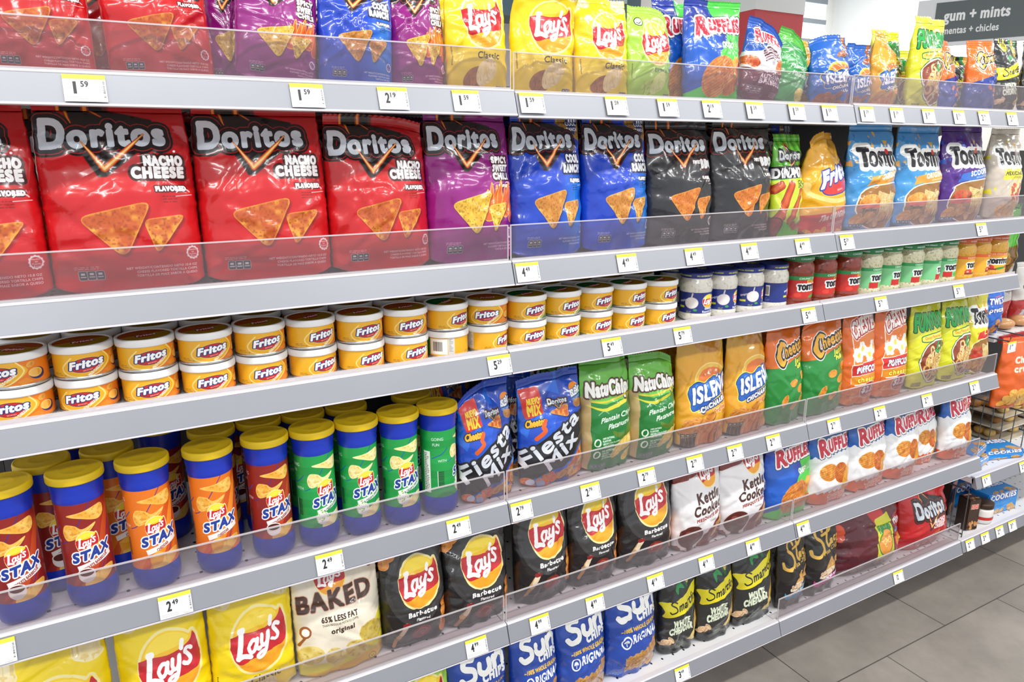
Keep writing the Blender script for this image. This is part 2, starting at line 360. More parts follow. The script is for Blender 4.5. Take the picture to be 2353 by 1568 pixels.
def ellp(cx, cy, rx, ry, rot=0, n=36):
    t = np.linspace(0, 2*math.pi, n, endpoint=False); a = rx*np.cos(t); b = ry*np.sin(t)
    return np.stack([cx+a*math.cos(rot)-b*math.sin(rot), cy+a*math.sin(rot)+b*math.cos(rot)], 1)
def rnd(pts, r=.3, n=5):
    """polygon with its corners rounded by the fraction r of each side"""
    P = np.array(pts, float); out = []
    for i in range(len(P)):
        a, b, c = P[i-1], P[i], P[(i+1) % len(P)]
        p0 = b+(a-b)*r; p2 = b+(c-b)*r
        for k in range(n+1):
            t = k/n; out.append((1-t)**2*p0+2*t*(1-t)*b+t*t*p2)
    return np.array(out)
def spl(pts, n=6, closed=False):
    """Catmull-Rom through points of any width"""
    P = [np.array(p, float) for p in pts]; out = []
    m = len(P)
    for i in range(m if closed else m-1):
        if closed: a, b, c, d = P[i-1], P[i], P[(i+1) % m], P[(i+2) % m]
        else: a, b, c, d = P[max(i-1, 0)], P[i], P[i+1], P[min(i+2, m-1)]
        for k in range(n):
            t = k/n
            out.append(.5*((2*b)+(c-a)*t+(2*a-5*b+4*c-d)*t*t+(3*b-a-3*c+d)*t**3))
    if not closed: out.append(P[-1])
    return [tuple(o) for o in out]
# ---------------------------------------------------------------- printed artwork of the packages
def speck(A, c0, c1, c2, seed, n=26):
    N1 = noise(A.H, A.W, n, seed); N2 = noise(A.H, A.W, n*2.6, seed+1); N3 = noise(A.H, A.W, n*.45, seed+2)
    a, b, c = rgb(c0), rgb(c1), rgb(c2)
    def tex(X, Y, d):
        yy = np.clip((Y*A.k).astype(int), 0, A.H-1); xx = np.clip((X*A.k).astype(int), 0, A.W-1)
        n1, n2, n3 = N1[yy, xx][..., None], N2[yy, xx][..., None], N3[yy, xx][..., None]
        o = a+(b-a)*np.clip(n1*1.5-.45+(n3-.5)*.7, 0, 1)
        o = o+(c-o)*np.clip((n2-.58)*2.4, 0, .6)
        rim = np.clip(1-(-d)/1.3, 0, 1)[..., None]
        return o+(rgb(c1)*1.02-o)*rim*.7
    return tex
def tri_chip(A, pts, seed, cols=('b8521c', 'e0a03a', '8e3a14')):
    A.poly(rnd(pts, .2)+np.array([1.2, 1.8]), '200a06', alpha=.35, soft=2)
    A.poly(rnd(pts, .2), cols[0], tex=speck(A, cols[0], cols[1], cols[2], seed))
def oval_chip(A, cx, cy, rx, ry, rot, seed, cols=('e8b94a', 'f3d987', 'c98a2a'), ridge=0):
    t = speck(A, cols[0], cols[1], cols[2], seed, 16)
    if ridge:
        def t2(X, Y, d, t=t):
            o = t(X, Y, d); w = np.sin((X*math.sin(ridge)+Y*math.cos(ridge))*1.9+np.sin(X*.1))[..., None]
            return np.clip(o+(rgb(cols[2])-o)*np.clip(w, 0, 1)*.55, 0, 1)
    else: t2 = t
    A.poly(ellp(cx, cy, rx, ry, rot), cols[0], tex=t2)
def lumps(A, x0, y0, x1, y1, n, r, seed, cols):
    g = np.random.default_rng(seed)
    pts = sorted([(g.uniform(y0, y1), g.uniform(x0, x1)) for _ in range(n)])
    for i, (y, x) in enumerate(pts):
        rx = r*g.uniform(.7, 1.2); ry = r*g.uniform(.45, .8); ro = g.uniform(-.8, .8)
        A.ell(x, y+r*.2, rx*1.06, ry*1.1, '5a2a0c', ro, 20, alpha=.5, soft=1)
        oval_chip(A, x, y, rx, ry, ro, seed+i, cols)
def nutri(A, x, y, n, s=4.4, c='3a3a40', l='c8c8cc'):
    for i in range(n):
        A.poly(rnd([(x+i*s*1.05, y), (x+i*s*1.05+s, y), (x+i*s*1.05+s, y+s*1.25), (x+i*s*1.05, y+s*1.25)], .2, 3), c, edge=[(.35, l)])
        A.rect(x+i*s*1.05+s*.25, y+s*.25, x+i*s*1.05+s*.75, y+s*.55, l); A.rect(x+i*s*1.05+s*.15, y+s*.75, x+i*s*1.05+s*.85, y+s*.88, l)
def badge(A, x, y, r, c='ffffff', bg=None, word=None):
    A.poly(np.array([(x+r*(1+.06*math.cos(12*t))*math.cos(t)*.9, y+r*(1+.06*math.cos(12*t))*math.sin(t)) for t in np.linspace(0, 6.283, 72, endpoint=False)]), c)
    A.ell(x, y, r*.66, r*.74, bg)
    for i, wd in enumerate(word or ('Hecho', 'en', 'Puerto', 'Rico')): A.text(wd, x, y-r*.32+i*r*.33, r*.24, c, align='c', bold=.05)
def barcode(A, x, y, w, h, seed=0, vert=False, c='202020'):
    g = np.random.default_rng(seed); t = 0; L = h if vert else w
    while t < L:
        b = g.choice([.35, .6, .9])*L/26; 
        if vert: A.rect(x, y+t, x+w, y+min(t+b, L), c)
        else: A.rect(x+t, y, x+min(t+b, L), y+h, c)
        t += b+g.choice([.4, .7, 1.])*L/26
def lays(A, cx, cy, r, rise=.1, tilt=0):
    """yellow ball, red ribbon, white word"""
    c, s = math.cos(tilt), math.sin(tilt)
    def M(p): return [np.array([(cx+r*(x*c-y*s), cy+r*(x*s+y*c)) for x, y in p])]
    ball = spl([(-.97, 0), (-.85, -.5), (-.5, -.86), (0, -1.0), (.5, -.86), (.72, -.72), (.85, -.78), (.93, -.62), (1.0, -.1), (.93, .38), (.62, .78), (.1, .98), (-.4, .92), (-.78, .62)], 5, True)
    A.poly(M(ball), 'f8d61a', edge=[(r*.085, 'f4e7a2')], grad=('f29a1e', 'v'))
    A.poly(M(spl([(-.8, -.42), (-.5, -.8), (0, -.94), (.45, -.84), (.7, -.62), (.2, -.5), (-.3, -.45)], 5, True)), 'fae04a', alpha=.85)
    A.poly(M(spl([(-.72, .62), (-.3, .6), (.3, .5), (.88, .36), (.6, .74), (.1, .93), (-.4, .86)], 5, True)), 'f4a41f', alpha=.9)
    rib = spl([(-1.0, -.32), (-.62, -.38), (-.1, -.34), (.42, -.42), (.74, -.56), (.86, -.74), (.96, -.55)], 5)+spl([(1.02, -.1), (.98, .22), (.72, .34), (.2, .42), (-.3, .5), (-.72, .6), (-.9, .42), (-1.03, .05)], 5)
    A.poly(M(rib), 'c4202c')
    S = lambda P, n=5: [(cx+r*(x*c-y*s_), cy+r*(x*s_+y*c)) for x, y in spl(P, n)]
    s_ = s
    w = [S([(-.62, -.44), (-.68, -.05), (-.76, .36)]), S([(-.78, .36), (-.58, .33), (-.36, .40)]), S([(-.66, -.44), (-.56, -.45)]),
         S([(-.10, -.10), (-.26, -.12), (-.40, .06), (-.34, .25), (-.20, .20), (-.11, -.06)]), S([(-.08, -.13), (-.12, .10), (-.05, .21), (.02, .17)]),
         S([(.09, -.18), (.06, .02), (.13, .14), (.25, .04), (.31, -.20)]), S([(.33, -.23), (.27, .10), (.16, .40), (-.02, .52), (-.10, .43), (.03, .34), (.18, .30)]),
         S([(.74, -.32), (.62, -.37), (.53, -.28), (.63, -.14), (.68, -.01), (.57, .07), (.44, .02)])]
    A.stroke(w, r*.125, 'ffffff'); A.stroke(w[:3], r*.18, 'ffffff')
    A.stroke(S([(.47, -.60), (.42, -.42)], 2), r*.15, 'ffffff')
def doritos_word(A, x, y, w, glow='a02018', shine='e8ecf0'):
    h = w*.235
    A.text('D', x, y, h*1.05, shine, bold=h*.075, fit=w*.175, edge=[(h*.27, '141014'), (h*.19, glow), (h*.15, '141014')])
    A.text('oritos', x+w*.215, y-h*.02, h*.86, shine, bold=h*.07, fit=w*.765, edge=[(h*.27, '141014'), (h*.19, glow), (h*.15, '141014')], rise=.03)
    A.text('D', x, y, h*1.05, shine, bold=h*.075, fit=w*.175, grad='c4ccd6')
    A.text('oritos', x+w*.215, y-h*.02, h*.86, shine, bold=h*.07, fit=w*.765, rise=.03, grad='c4ccd6')
def flame_v(A, x, y, w, full=True):
    if full:
        A.poly([(x+.16*w, y-.52*w), (x+.2*w, y-.54*w), (x+.48*w, y-.35*w), (x+.95*w, y-.26*w), (x+1.0*w, y-.12*w), (x+.50*w, y+.27*w), (x+.44*w, y+.27*w), (x+.3*w, y)], '15100f', edge=[(w*.008, '5a1810')])
        for a, b in (((.165, -.52), (.27, -.2)), ((.2, -.52), (.52, -.28))):
            A.stroke([(x+a[0]*w, y+a[1]*w, 1), (x+(a[0]+b[0])/2*w, y+((a[1]+b[1])/2+.02)*w, 1.1), (x+b[0]*w, y+b[1]*w, .2)], w*.022, 'f08a28', edge=[(w*.008, '8a2410')])
def flame_v2(A, x, y, w):
    for k, (c, s) in enumerate((('a02a10', 1.5), ('f07a20', 1.05), ('fbd48a', .5))):
        A.stroke([[(x+.30*w, y-.06*w, .15), (x+.47*w, y+.2*w, 1.3)], [(x+.47*w, y+.2*w, 1.3), (x+.62*w, y+.07*w, 1), (x+.83*w, y-.12*w, .3)]], w*.036*s, c)
def doritos(base, lines, seed=3, px=460, asp=1.3, cols=('b8521c', 'e0a03a', '8e3a14'), extra=None, shine='e8ecf0', glow='a02018'):
    A = Art(px, asp, base); b = rgb(base); H = A.h
    if extra == 'ranch':
        A.poly([(60, -2), (102, -2), (102, 22), (84, 14)], 'b98a3a', tex=speck(A, 'a87428', 'd0a24c', '5a4418', 5, 60))
        A.poly([(74, -2), (100, -2), (90, 14)], '12306e'); A.text('COOL', 88, 4.5, 3.6, 'ffffff', align='c', bold=.25); A.text('RANCH', 88, 9.5, 3.0, 'ffffff', align='c', bold=.2)
        A.poly(spl([(70, 60), (104, 52), (104, 112), (70, 118)], 4, True), '1480d8', soft=30, alpha=.8)
    y = H*.205
    flame_v(A, 4, y, 76); doritos_word(A, 5, y, 79, glow, shine); flame_v2(A, 6, y, 76)
    A.ell(88, y+3, .9, .9, 'ffffff')
    yy = H*.305
    for i, (t, s) in enumerate(lines):
        T = lambda e: A.text(t, 92, yy, s, 'ffffff', bold=s*.11, align='r', edge=e, fit=len(t)*s*.78)
        T([(s*.26, '401010' if base != '1540b8' else '101840')]); yy += s*1.36
    yy = H*.305
    for t, s in lines: A.text(t, 92, yy, s, 'ffffff', bold=s*.11, align='r', fit=len(t)*s*.78); yy += s*1.36
    A.lines(76, H*.475, 10, 3, '701010' if lines[0][0] == 'NACHO' else '202020', h=.7, gap=2)
    A.stroke([(90+5*math.cos(t), H*.47-4*math.sin(t)) for t in np.linspace(.5, 2.7, 9)], .9, 'd8c0c0'); A.stroke([(85, H*.478), (96, H*.472)], .6, 'd8c0c0')
    if extra == 'fire':
        for i, (fx, fy) in enumerate(((60, 72), (66, 66), (72, 68), (78, 64), (84, 69), (90, 66), (95, 74))):
            A.poly(spl([(fx-4, fy+18), (fx-3, fy+6), (fx+2, fy-8), (fx+2.5, fy+4), (fx+5, fy+18)], 4, True), 'e8641c', edge=[(.8, 'f6b040')])
    tri_chip(A, [(61, H*.60), (91, H*.578), (68, H*.80)], seed+9, cols); tri_chip(A, [(19, H*.575), (69, H*.495), (47, H*.815)], seed, cols)
    badge(A, 92, H*.80, 5, 'f0e4e4', base); nutri(A, 16, H*.87, 3, 5.2)
    A.lines(14, H*.845, 16, 2, 'e0d0d0', h=.6, gap=1.3, seed=4)
    for i, t in enumerate(('NET WEIGHT/CONTENIDO NETO 10.8 OZ', 'CHEESE FLAVORED TORTILLA CHIPS', 'TORTILLA DE MAIZ SABOR A QUESO') if 'NACHO' == lines[0][0] else ('NET WEIGHT/CONTENIDO NETO', 'FLAVORED TORTILLA CHIPS', 'TORTILLA DE MAIZ')):
        A.text(t, 94, H*.875+i*2.9, 1.7, 'eadada', bold=.08, align='r', sx=.95)
    return A
def lays_classic(base='f0d414', px=420, asp=1.32, word='Classic', wc='2a2008', lime=False, top='e8c46a'):
    A = Art(px, asp, base); H = A.h
    if not lime:
        for x, r in ((14, 12), (84, 14)): oval_chip(A, x, 2, r, 7, .2, int(x), ('ecd9a0', 'f6ecc4', 'd9b860'))
    else:
        A.ell(22, 16, 8, 7, '202020'); A.ell(22, 16, 6.8, 5.8, 'f4f4f0'); A.stroke([(18, 17), (21, 19.5), (26, 16)], 1, '202020')
    lays(A, 56, H*.36, 33)
    A.text(word, 60, H*.70, 7.5, wc, align='c', bold=.25, slant=.1, fit=36 if not lime else 30)
    oval_chip(A, 40, H*.875, 20, 13, -.3, 7, ('9a5a1e', 'b06c28', '7a4212') if not lime else ('b8d85a', 'd2e87a', '7ab030'))
    for i in range(4): oval_chip(A, 52+i*3.2, H*.83-i*1.4, 11, 15, .35, 20+i, ('e9d48e', 'f4e8b8', 'd8b75e') if not lime else ('dcea8a', 'e8f2a8', 'c0d860')); 
    nutri(A, 76, H*.93, 3, 5, '5a5030'); A.lines(5, H*.6, 1.6, 12, '4a4010', h=1.3, gap=1.8)
    return A
def lays_dark():
    A = Art(440, 1.35, '1c1a1a'); H = A.h
    A.ell(52, H*.40, 46, 50, '3c3b3d'); A.ell(52, H*.40, 41, 45, '343335')
    for x, y, r in ((10, 8, 15), (30, 3, 12), (4, 20, 11)): oval_chip(A, x, y, r, r*.85, .3, int(x+3), ('d97a2c', 'eda852', 'b85a18'))
    lumps(A, 82, 0, 100, 12, 8, 5, 8, ('9a2410', 'c83c18', '6a1408'))
    lays(A, 55, H*.37, 31)
    A.text('Barbecue', 57, H*.68, 6.4, 'ffffff', align='c', bold=.45, fit=45); A.text('Flavored', 57, H*.735, 3.6, 'ffffff', align='c', bold=.2, fit=20)
    A.stroke([(13, H*.97, .8), (26, H*.80, 1.1)], 6.5, 'b07a44'); A.stroke([(20, H*.86, 1), (27, H*.79, 1)], 8, 'd2a26a'); A.stroke([(24, H*.83), (31, H*.745)], 6.5, 'e6d5b6'); A.stroke([(28, H*.745, 1), (34, H*.74, .7)], 6, '8a1818')
    A.ell(55, H*.875, 17, 12, '100c0c'); A.ell(55, H*.87, 15.5, 10.5, '7c2418'); A.stroke(spl([(45, H*.87), (54, H*.82), (64, H*.86), (56, H*.905)], 6), 2.2, 'b04a34')
    for i in range(7): oval_chip(A, 95+(i % 2)*3-i*.6, H*.66+i*5.5, 8, 6.5, 1.0, 40+i, ('d9742a', 'eaa04c', 'b0500f'))
    A.lines(14, H*.97, 40, 1, '8a8a8a')
    return A
def baked():
    A = Art(420, 1.2, 'ece3cf'); H = A.h
    A.band([(0, H*.84), (30, H*.86), (70, H*.74), (100, H*.5)], 'd9cf2c'); A.band([(0, H*.97), (40, H*.95), (100, H*.83)], 'dcb028')
    lays(A, 43, H*.10, 17)
    A.text('BAKED', 46, H*.36, 17, '4a2c1c', align='c', bold=1.2, fit=82, rise=.04, edge=[(.8, 'd8a088')])
    A.text('65% LESS FAT', 48, H*.46, 5.4, '3a2418', align='c', bold=.3, fit=40); A.text("THAN REGULAR POTATO CHIPS", 48, H*.50, 2.6, '3a2418', align='c', fit=40)
    A.text('original', 50, H*.575, 5.6, '3a2418', align='c', bold=.35, fit=26)
    A.ell(92, H*.06, 6, 5.5, '5a2018'); A.text('EXPO', 92, H*.075, 2.6, 'f0e0d0', align='c')
    A.ell(10, H*.53, 6, 7, 'a05c2c'); A.ell(10, H*.53, 4, 4.6, 'f2f2ee'); A.stroke([(9, H*.58), (3, H*.66)], 3, 'a05c2c')
    for i, (x, y, r) in enumerate(((14, .76, 14), (84, .68, 16), (64, .80, 14), (40, .82, 13))): oval_chip(A, x, H*y, r, r*.8, .3*i, 60+i, ('cbb04a', 'e6d588', 'a88a30'))
    A.ell(84, H*.955, 4, 4, 'd9b83a', edge=[(.5, '4a3410')]); A.text('U', 84, H*.97, 3.4, '4a3410', align='c')
    return A
def kettle():
    A = Art(400, 1.2, 'e9e8ea'); H = A.h
    A.poly([(0, -1), (100, -1), (100, 14), (70, 12), (40, 20), (0, 26)], '8c2f28')
    A.poly([(40, H*.93), (100, H*.62), (100, H), (0, H), (0, H*.96)], '7a2820')
    lays(A, 66, H*.155, 19)
    A.text('Kettle', 62, H*.475, 14, '4a2a24', align='c', bold=.9, fit=50, rise=.06); A.text('Cooked', 60, H*.615, 14, '4a2a24', align='c', bold=.9, fit=62, rise=.06)
    A.text('MESQUITE BBQ', 62, H*.69, 4.4, '9a3428', align='c', bold=.4, fit=56, rise=.08); A.text('FLAVORED', 70, H*.725, 2.2, '6a3a34', align='c')
    A.ell(27, H*.88, 24, 20, 'd8d4d0'); A.ell(27, H*.865, 21.5, 17, '5a2018'); A.stroke(spl([(14, H*.85), (26, H*.80), (40, H*.85), (28, H*.9)], 6), 3, '7c3426'); A.ell(20, H*.80, 5, 3, '8c4434')
    for i in range(3): oval_chip(A, 78+i*4, H*(.86-.03*i), 5, 13, .55, 90+i, ('d9a04a', 'efc878', 'b8782c'))
    return A
def ruffles(kind):
    if kind == 'queso':
        A = Art(420, 1.15, '18339a'); H = A.h
        A.poly(spl([(0, 30), (30, 26), (52, 42), (36, 92), (0, 100)], 5, True), '1c62c8', soft=18, alpha=.9)
        A.poly(spl([(52, -4), (104, -4), (104, H+4), (-4, H+4), (-4, H*.93), (20, H*.85), (46, H*.72), (50, H*.5), (64, H*.38), (60, H*.2), (46, 8)], 5, True), '4ccc48')
        y = H*.27; A.text('QUESO', 56, H*.435, 6.4, 'f4fbf0', bold=.5, fit=22, edge=[(.6, '2c8c30')]); A.text('CHEESE', 80, H*.42, 2.4, 'e0a030'); A.text('FLAVORED', 80, H*.445, 1.8, 'ffffff')
        A.poly([(68, H*.62), (80, H*.52), (100, H*.55), (102, H*.70), (84, H*.76)], 'e8942a', grad=('d87a18', 'v')); A.poly([(68, H*.62), (80, H*.52), (100, H*.55), (86, H*.63)], 'f2b04c')
        oval_chip(A, 50, H*.735, 30, 22, -.55, 5, ('d9822c', 'eeb25c', 'a8541a'), .5); oval_chip(A, 80, H*.82, 20, 9, -.5, 6, ('d4782a', 'e8a450', 'a04e18'), .7)
    elif kind == 'ched':
        A = Art(400, 1.12, 'eef0f2'); H = A.h
        zz = lambda y, a, n, ph=0: [(x, y+a*math.sin(x*n+ph)) for x in range(0, 101, 2)]
        A.poly([(0, -1)]+[(100, -1)]+[(x, 40-x*.06+2*math.sin(x*.6)) for x in range(100, -1, -2)], '1a5cb0')
        A.poly([(0, -1), (100, -1), (100, 6), (0, 9)], '173a8c')
        A.band(zz(H*.83, 2, .55), 'e8641e')
        oval_chip(A, 34, H*.56, 20, 13, .15, 5, ('d98a2c', 'efb85c', 'b8641c'), .2); oval_chip(A, 62, H*.60, 17, 15, .6, 6, ('c8661e', 'e89440', 'a04a10'), .3)
        oval_chip(A, 78, H*.66, 9, 24, .45, 7, ('e0a02c', 'f2c860', 'c07a1c'), 1.1)
        A.text('CHEDDAR', 62, H*.925, 7, 'f6d8c4', align='c', bold=.5, fit=54); A.text('& SOUR CREAM', 64, H*.985, 4.6, 'f6d8c4', align='c', bold=.3, fit=48); y = H*.29
    else:
        A = Art(360, 1.25, '1c55b4'); H = A.h
        A.poly(spl([(-4, H*.42), (30, H*.36), (60, H*.2), (104, H*.22), (104, H*.62), (40, H*.66), (-4, H*.62)], 5, True), 'd8d6da')
        A.band([(0, H*.60), (40, H*.63), (100, H*.58)], '6a2440')
        for i in range(5): A.stroke(spl([(35+i, H*.36+i*4), (56, H*.27+i*5), (78, H*.33+i*4)], 6), 3.4-i*.3, ('5a2a3c', '8a6470', '4a2230', '96707a', '5c2c3e')[i])
        oval_chip(A, 82, H*.5, 16, 11, -.6, 8, ('d9743a', 'ea9c5c', 'b05020'), .6); oval_chip(A, 12, H*.52, 16, 9, .2, 9, ('c8502a', 'e08850', '9a3414'))
        A.text('AUTHENTIC', 62, H*.71, 6.6, 'f0e6ea', align='c', bold=.5, fit=62); A.text('BARBECUE', 62, H*.78, 7.6, 'f0e6ea', align='c', bold=.6, fit=62)
        nutri(A, 8, H*.83, 4, 8, '7a4a5c'); A.lines(66, H*.86, 26, 4, 'e0c8d0'); y = H*.2
    A.text('R', 18, y+6, 21, 'b81e34', bold=1.5, fit=17, slant=.16, edge=[(3.1, '22242e'), (2.3, 'fbfbfb')], rot=.12)
    A.text('UFFLES', 38, y+1, 14.5, 'b81e34', bold=1.4, fit=57, slant=.1, rise=.06, edge=[(3.1, '22242e'), (2.3, 'fbfbfb')])
    A.text('R', 18, y+6, 21, 'c4203a', bold=1.5, fit=17, slant=.16, rot=.12); A.text('UFFLES', 38, y+1, 14.5, 'c4203a', bold=1.4, fit=57, slant=.1, rise=.06)
    return A
def tostitos(base, flavor, kind, px=360, asp=1.25):
    A = Art(px, asp, base); H = A.h; g = np.random.default_rng(4)
    c2 = {'blue': ('6cb4e4', '2f7cc0', 'e8a848'), 'purple': ('6a3aa4', '3a1870', '2a5cc8'), 'mex': ('e0d6c8', 'c4b8a8', 'e8d838'), 'yel': ('e8e070', 'd8c830', 'c87a28')}[kind]
    for i in range(46):
        x, y = g.uniform(0, 100), g.uniform(-2, H*(.5 if kind != 'mex' else 1)); r = g.uniform(1.5, 4.5); t = g.uniform(0, 6)
        A.poly(rnd([(x+r*math.cos(t+k*2.1), y+r*1.3*math.sin(t+k*2.1)) for k in range(3)], .25), c2[i % 3])
    def word(x, y, w):
        h = w*.20
        for k in (0, 1):
            ed = [(h*.28, 'f8f8f4'), ] if k == 0 else None; bc = '1c1c24'
            A.text('T', x, y, h*1.2, bc, bold=h*.10, fit=w*.17, edge=ed); A.text('OS', x+w*.17, y, h*.9, bc, bold=h*.09, fit=w*.27, edge=ed)
            A.text('T', x+w*.46, y, h*.9, bc, bold=h*.09, fit=w*.11, edge=ed); A.text('I', x+w*.59, y, h*.7, bc, bold=h*.13, edge=ed); A.text('T', x+w*.64, y, h*.9, bc, bold=h*.09, fit=w*.11, edge=ed)
            A.text('OS', x+w*.77, y, h*.9, bc, bold=h*.09, fit=w*.26, edge=ed)
        A.ell(x+w*.605, y-h*.95, h*.2, h*.2, 'd03028'); A.poly([(x+w*.55, y-h*1.7), (x+w*.67, y-h*1.7), (x+w*.61, y-h*1.2)], 'e8b040')
        for q in (.51, .70): A.ell(x+w*q, y-h*1.3, h*.15, h*.2, 'f8f8f4')
    word(12, H*.36, 92)
    if kind == 'mex':
        A.rect(20, H*.42, 100, H*.54, 'e6dc34'); A.text('MEXICAN STYLE', 60, H*.49, 5, '3a3420', align='c', bold=.4, fit=72); A.text('BITE ROUNDS', 60, H*.53, 3, '3a3420', align='c')
        A.ell(60, H*.70, 22, 20, 'e8c890'); lumps(A, 44, H*.60, 76, H*.78, 40, 3.4, 9, ('b83428', 'd85a4c', '3c8a34'))
        for i in range(3): oval_chip(A, 30+i*26, H*.9, 15, 10, 0, i, ('d9a868', 'ecc890', 'b8803c'))
    else:
        rib = {'blue': 'ea9c34', 'purple': '2f6cc4', 'yel': 'd02c24'}[kind]
        A.poly([(28, H*.47), (100, H*.39), (100, H*.49), (46, H*.56), (38, H*.61), (40, H*.54), (22, H*.56)], rib)
        A.text(flavor, 68, H*.50, 6.4, 'fbf6e8' if kind != 'yel' else 'f6e66a', align='c', bold=.5, fit=46, rise=.1); A.text('RESTAURANT STYLE', 72, H*.525, 2.2, 'fbf6e8', align='c', rise=.1)
        A.poly(spl([(20, H*.6), (60, H*.55), (95, H*.56), (97, H*.8), (70, H*1.0), (30, H*.96), (10, H*.8)], 5, True), '9a6a2c', edge=[(1.4, 'f4f0e0')])
        cols = ('d8ba74', 'eddaa4', 'ae8a40')
        for i in range(6): tri_chip(A, [(40+i*9, H*(.60+.02*(i % 3))), (62+i*7, H*.66), (52+i*6, H*.93)], 11+i, cols)
        oval_chip(A, 30, H*.72, 18, 10, 0, 3, ('c03428', 'd86a40', '2c7c30') if kind != 'blue' else ('d98a34', 'eeb860', 'b8641c')); A.rect(12, H*.74, 48, H*.78, 'd8483a', alpha=.8)
        lumps(A, 10, H*.84, 60, H*.95, 9, 8, 5, ('c8883a', 'e4b468', '9a5c1c'))
        if kind == 'blue': A.text('Tostitos', 16, H*.81, 4, '202028', bold=.4)
        nutri(A, 4, H*.93, 4, 5, '203a5c')
    return A
def fritos_bag():
    A = Art(400, 1.28, 'e8a818'); H = A.h
    A.stroke(spl([(102, H*.34), (104, H*.56), (60, H*.66), (14, H*.60), (4, H*.48)], 8), 6, 'f4d07c'); A.band([(0, H*.80), (50, H*.78), (100, H*.66)], 'd02c28')
    A.poly(spl([(26, H*.46), (50, H*.36), (92, H*.24), (101, H*.38), (98, H*.5), (60, H*.585), (30, H*.58)], 6, True), 'd42a26', edge=[(3.2, 'f0b82a'), (1.6, '24389c')])
    A.text('Fritos', 24, H*.53, 21, 'f8f8f8', bold=1.8, fit=78, slant=.25, rise=.30, edge=[(2.0, '2c3c9c')])
    A.text('BRAND', 66, H*.56, 2.8, 'f8f8f8', align='c', rise=.2)
    A.text('The ORIGINAL', 62, H*.87, 7.6, 'f6e8d8', align='c', bold=.7, fit=66, rise=.14); A.text('CORN CHIPS', 66, H*.925, 4, 'f6e8d8', align='c', rise=.12)
    lumps(A, 10, H*.96, 100, H*1.0, 8, 7, 5, ('e0a030', 'f2c864', 'b8781c'))
    return A
def dinamita():
    A = Art(240, 1.9, '5cb82c'); H = A.h
    for i in range(12): A.poly([(i*10-6, -2), (i*10-1, -2), (i*10+18, H*.3), (i*10+12, H*.3)], '3f9a24' if i % 2 else '7ad03c')
    flame_v(A, 18, H*.2, 60); doritos_word(A, 14, H*.2, 70, '2c5c18', 'f0f4ec'); flame_v2(A, 18, H*.2, 60)
    A.poly([(0, H*.27), (100, H*.25), (100, H*.38), (0, H*.40)], '181418'); A.text('DINAMITA', 50, H*.385, 18, 'fafafa', align='c', bold=1.2, fit=98, rise=.02, slant=-.1, edge=[(1, '181418')])
    A.poly([(0, H*.41), (100, H*.38), (100, H*.84), (50, H*.88), (0, H*.80)], 'c8dc30'); A.text('CHILE', 80, H*.45, 7, '2c3c10', align='c', bold=.4); A.text('LIMON', 80, H*.49, 7, '2c3c10', align='c', bold=.4)
    for a, b in (((8, H*.82), (40, H*.46)), ((40, H*.82), (78, H*.54)), ((4, H*.5), (16, H*.46))): A.stroke([a, b], 16, 'b8401c', edge=[(1, '7a2410')]); A.stroke([a, b], 8, 'd0602c')
    A.ell(84, H*.76, 15, 18, '9cd048', edge=[(2, 'e8f4c0')]); A.stroke(spl([(50, H*.86), (70, H*.90), (92, H*.84)], 6), 12, 'a83418', edge=[(2, '5cb82c')]); A.ell(4, H*.9, 14, 20, '8c2c18', edge=[(2, '181418')])
    return A
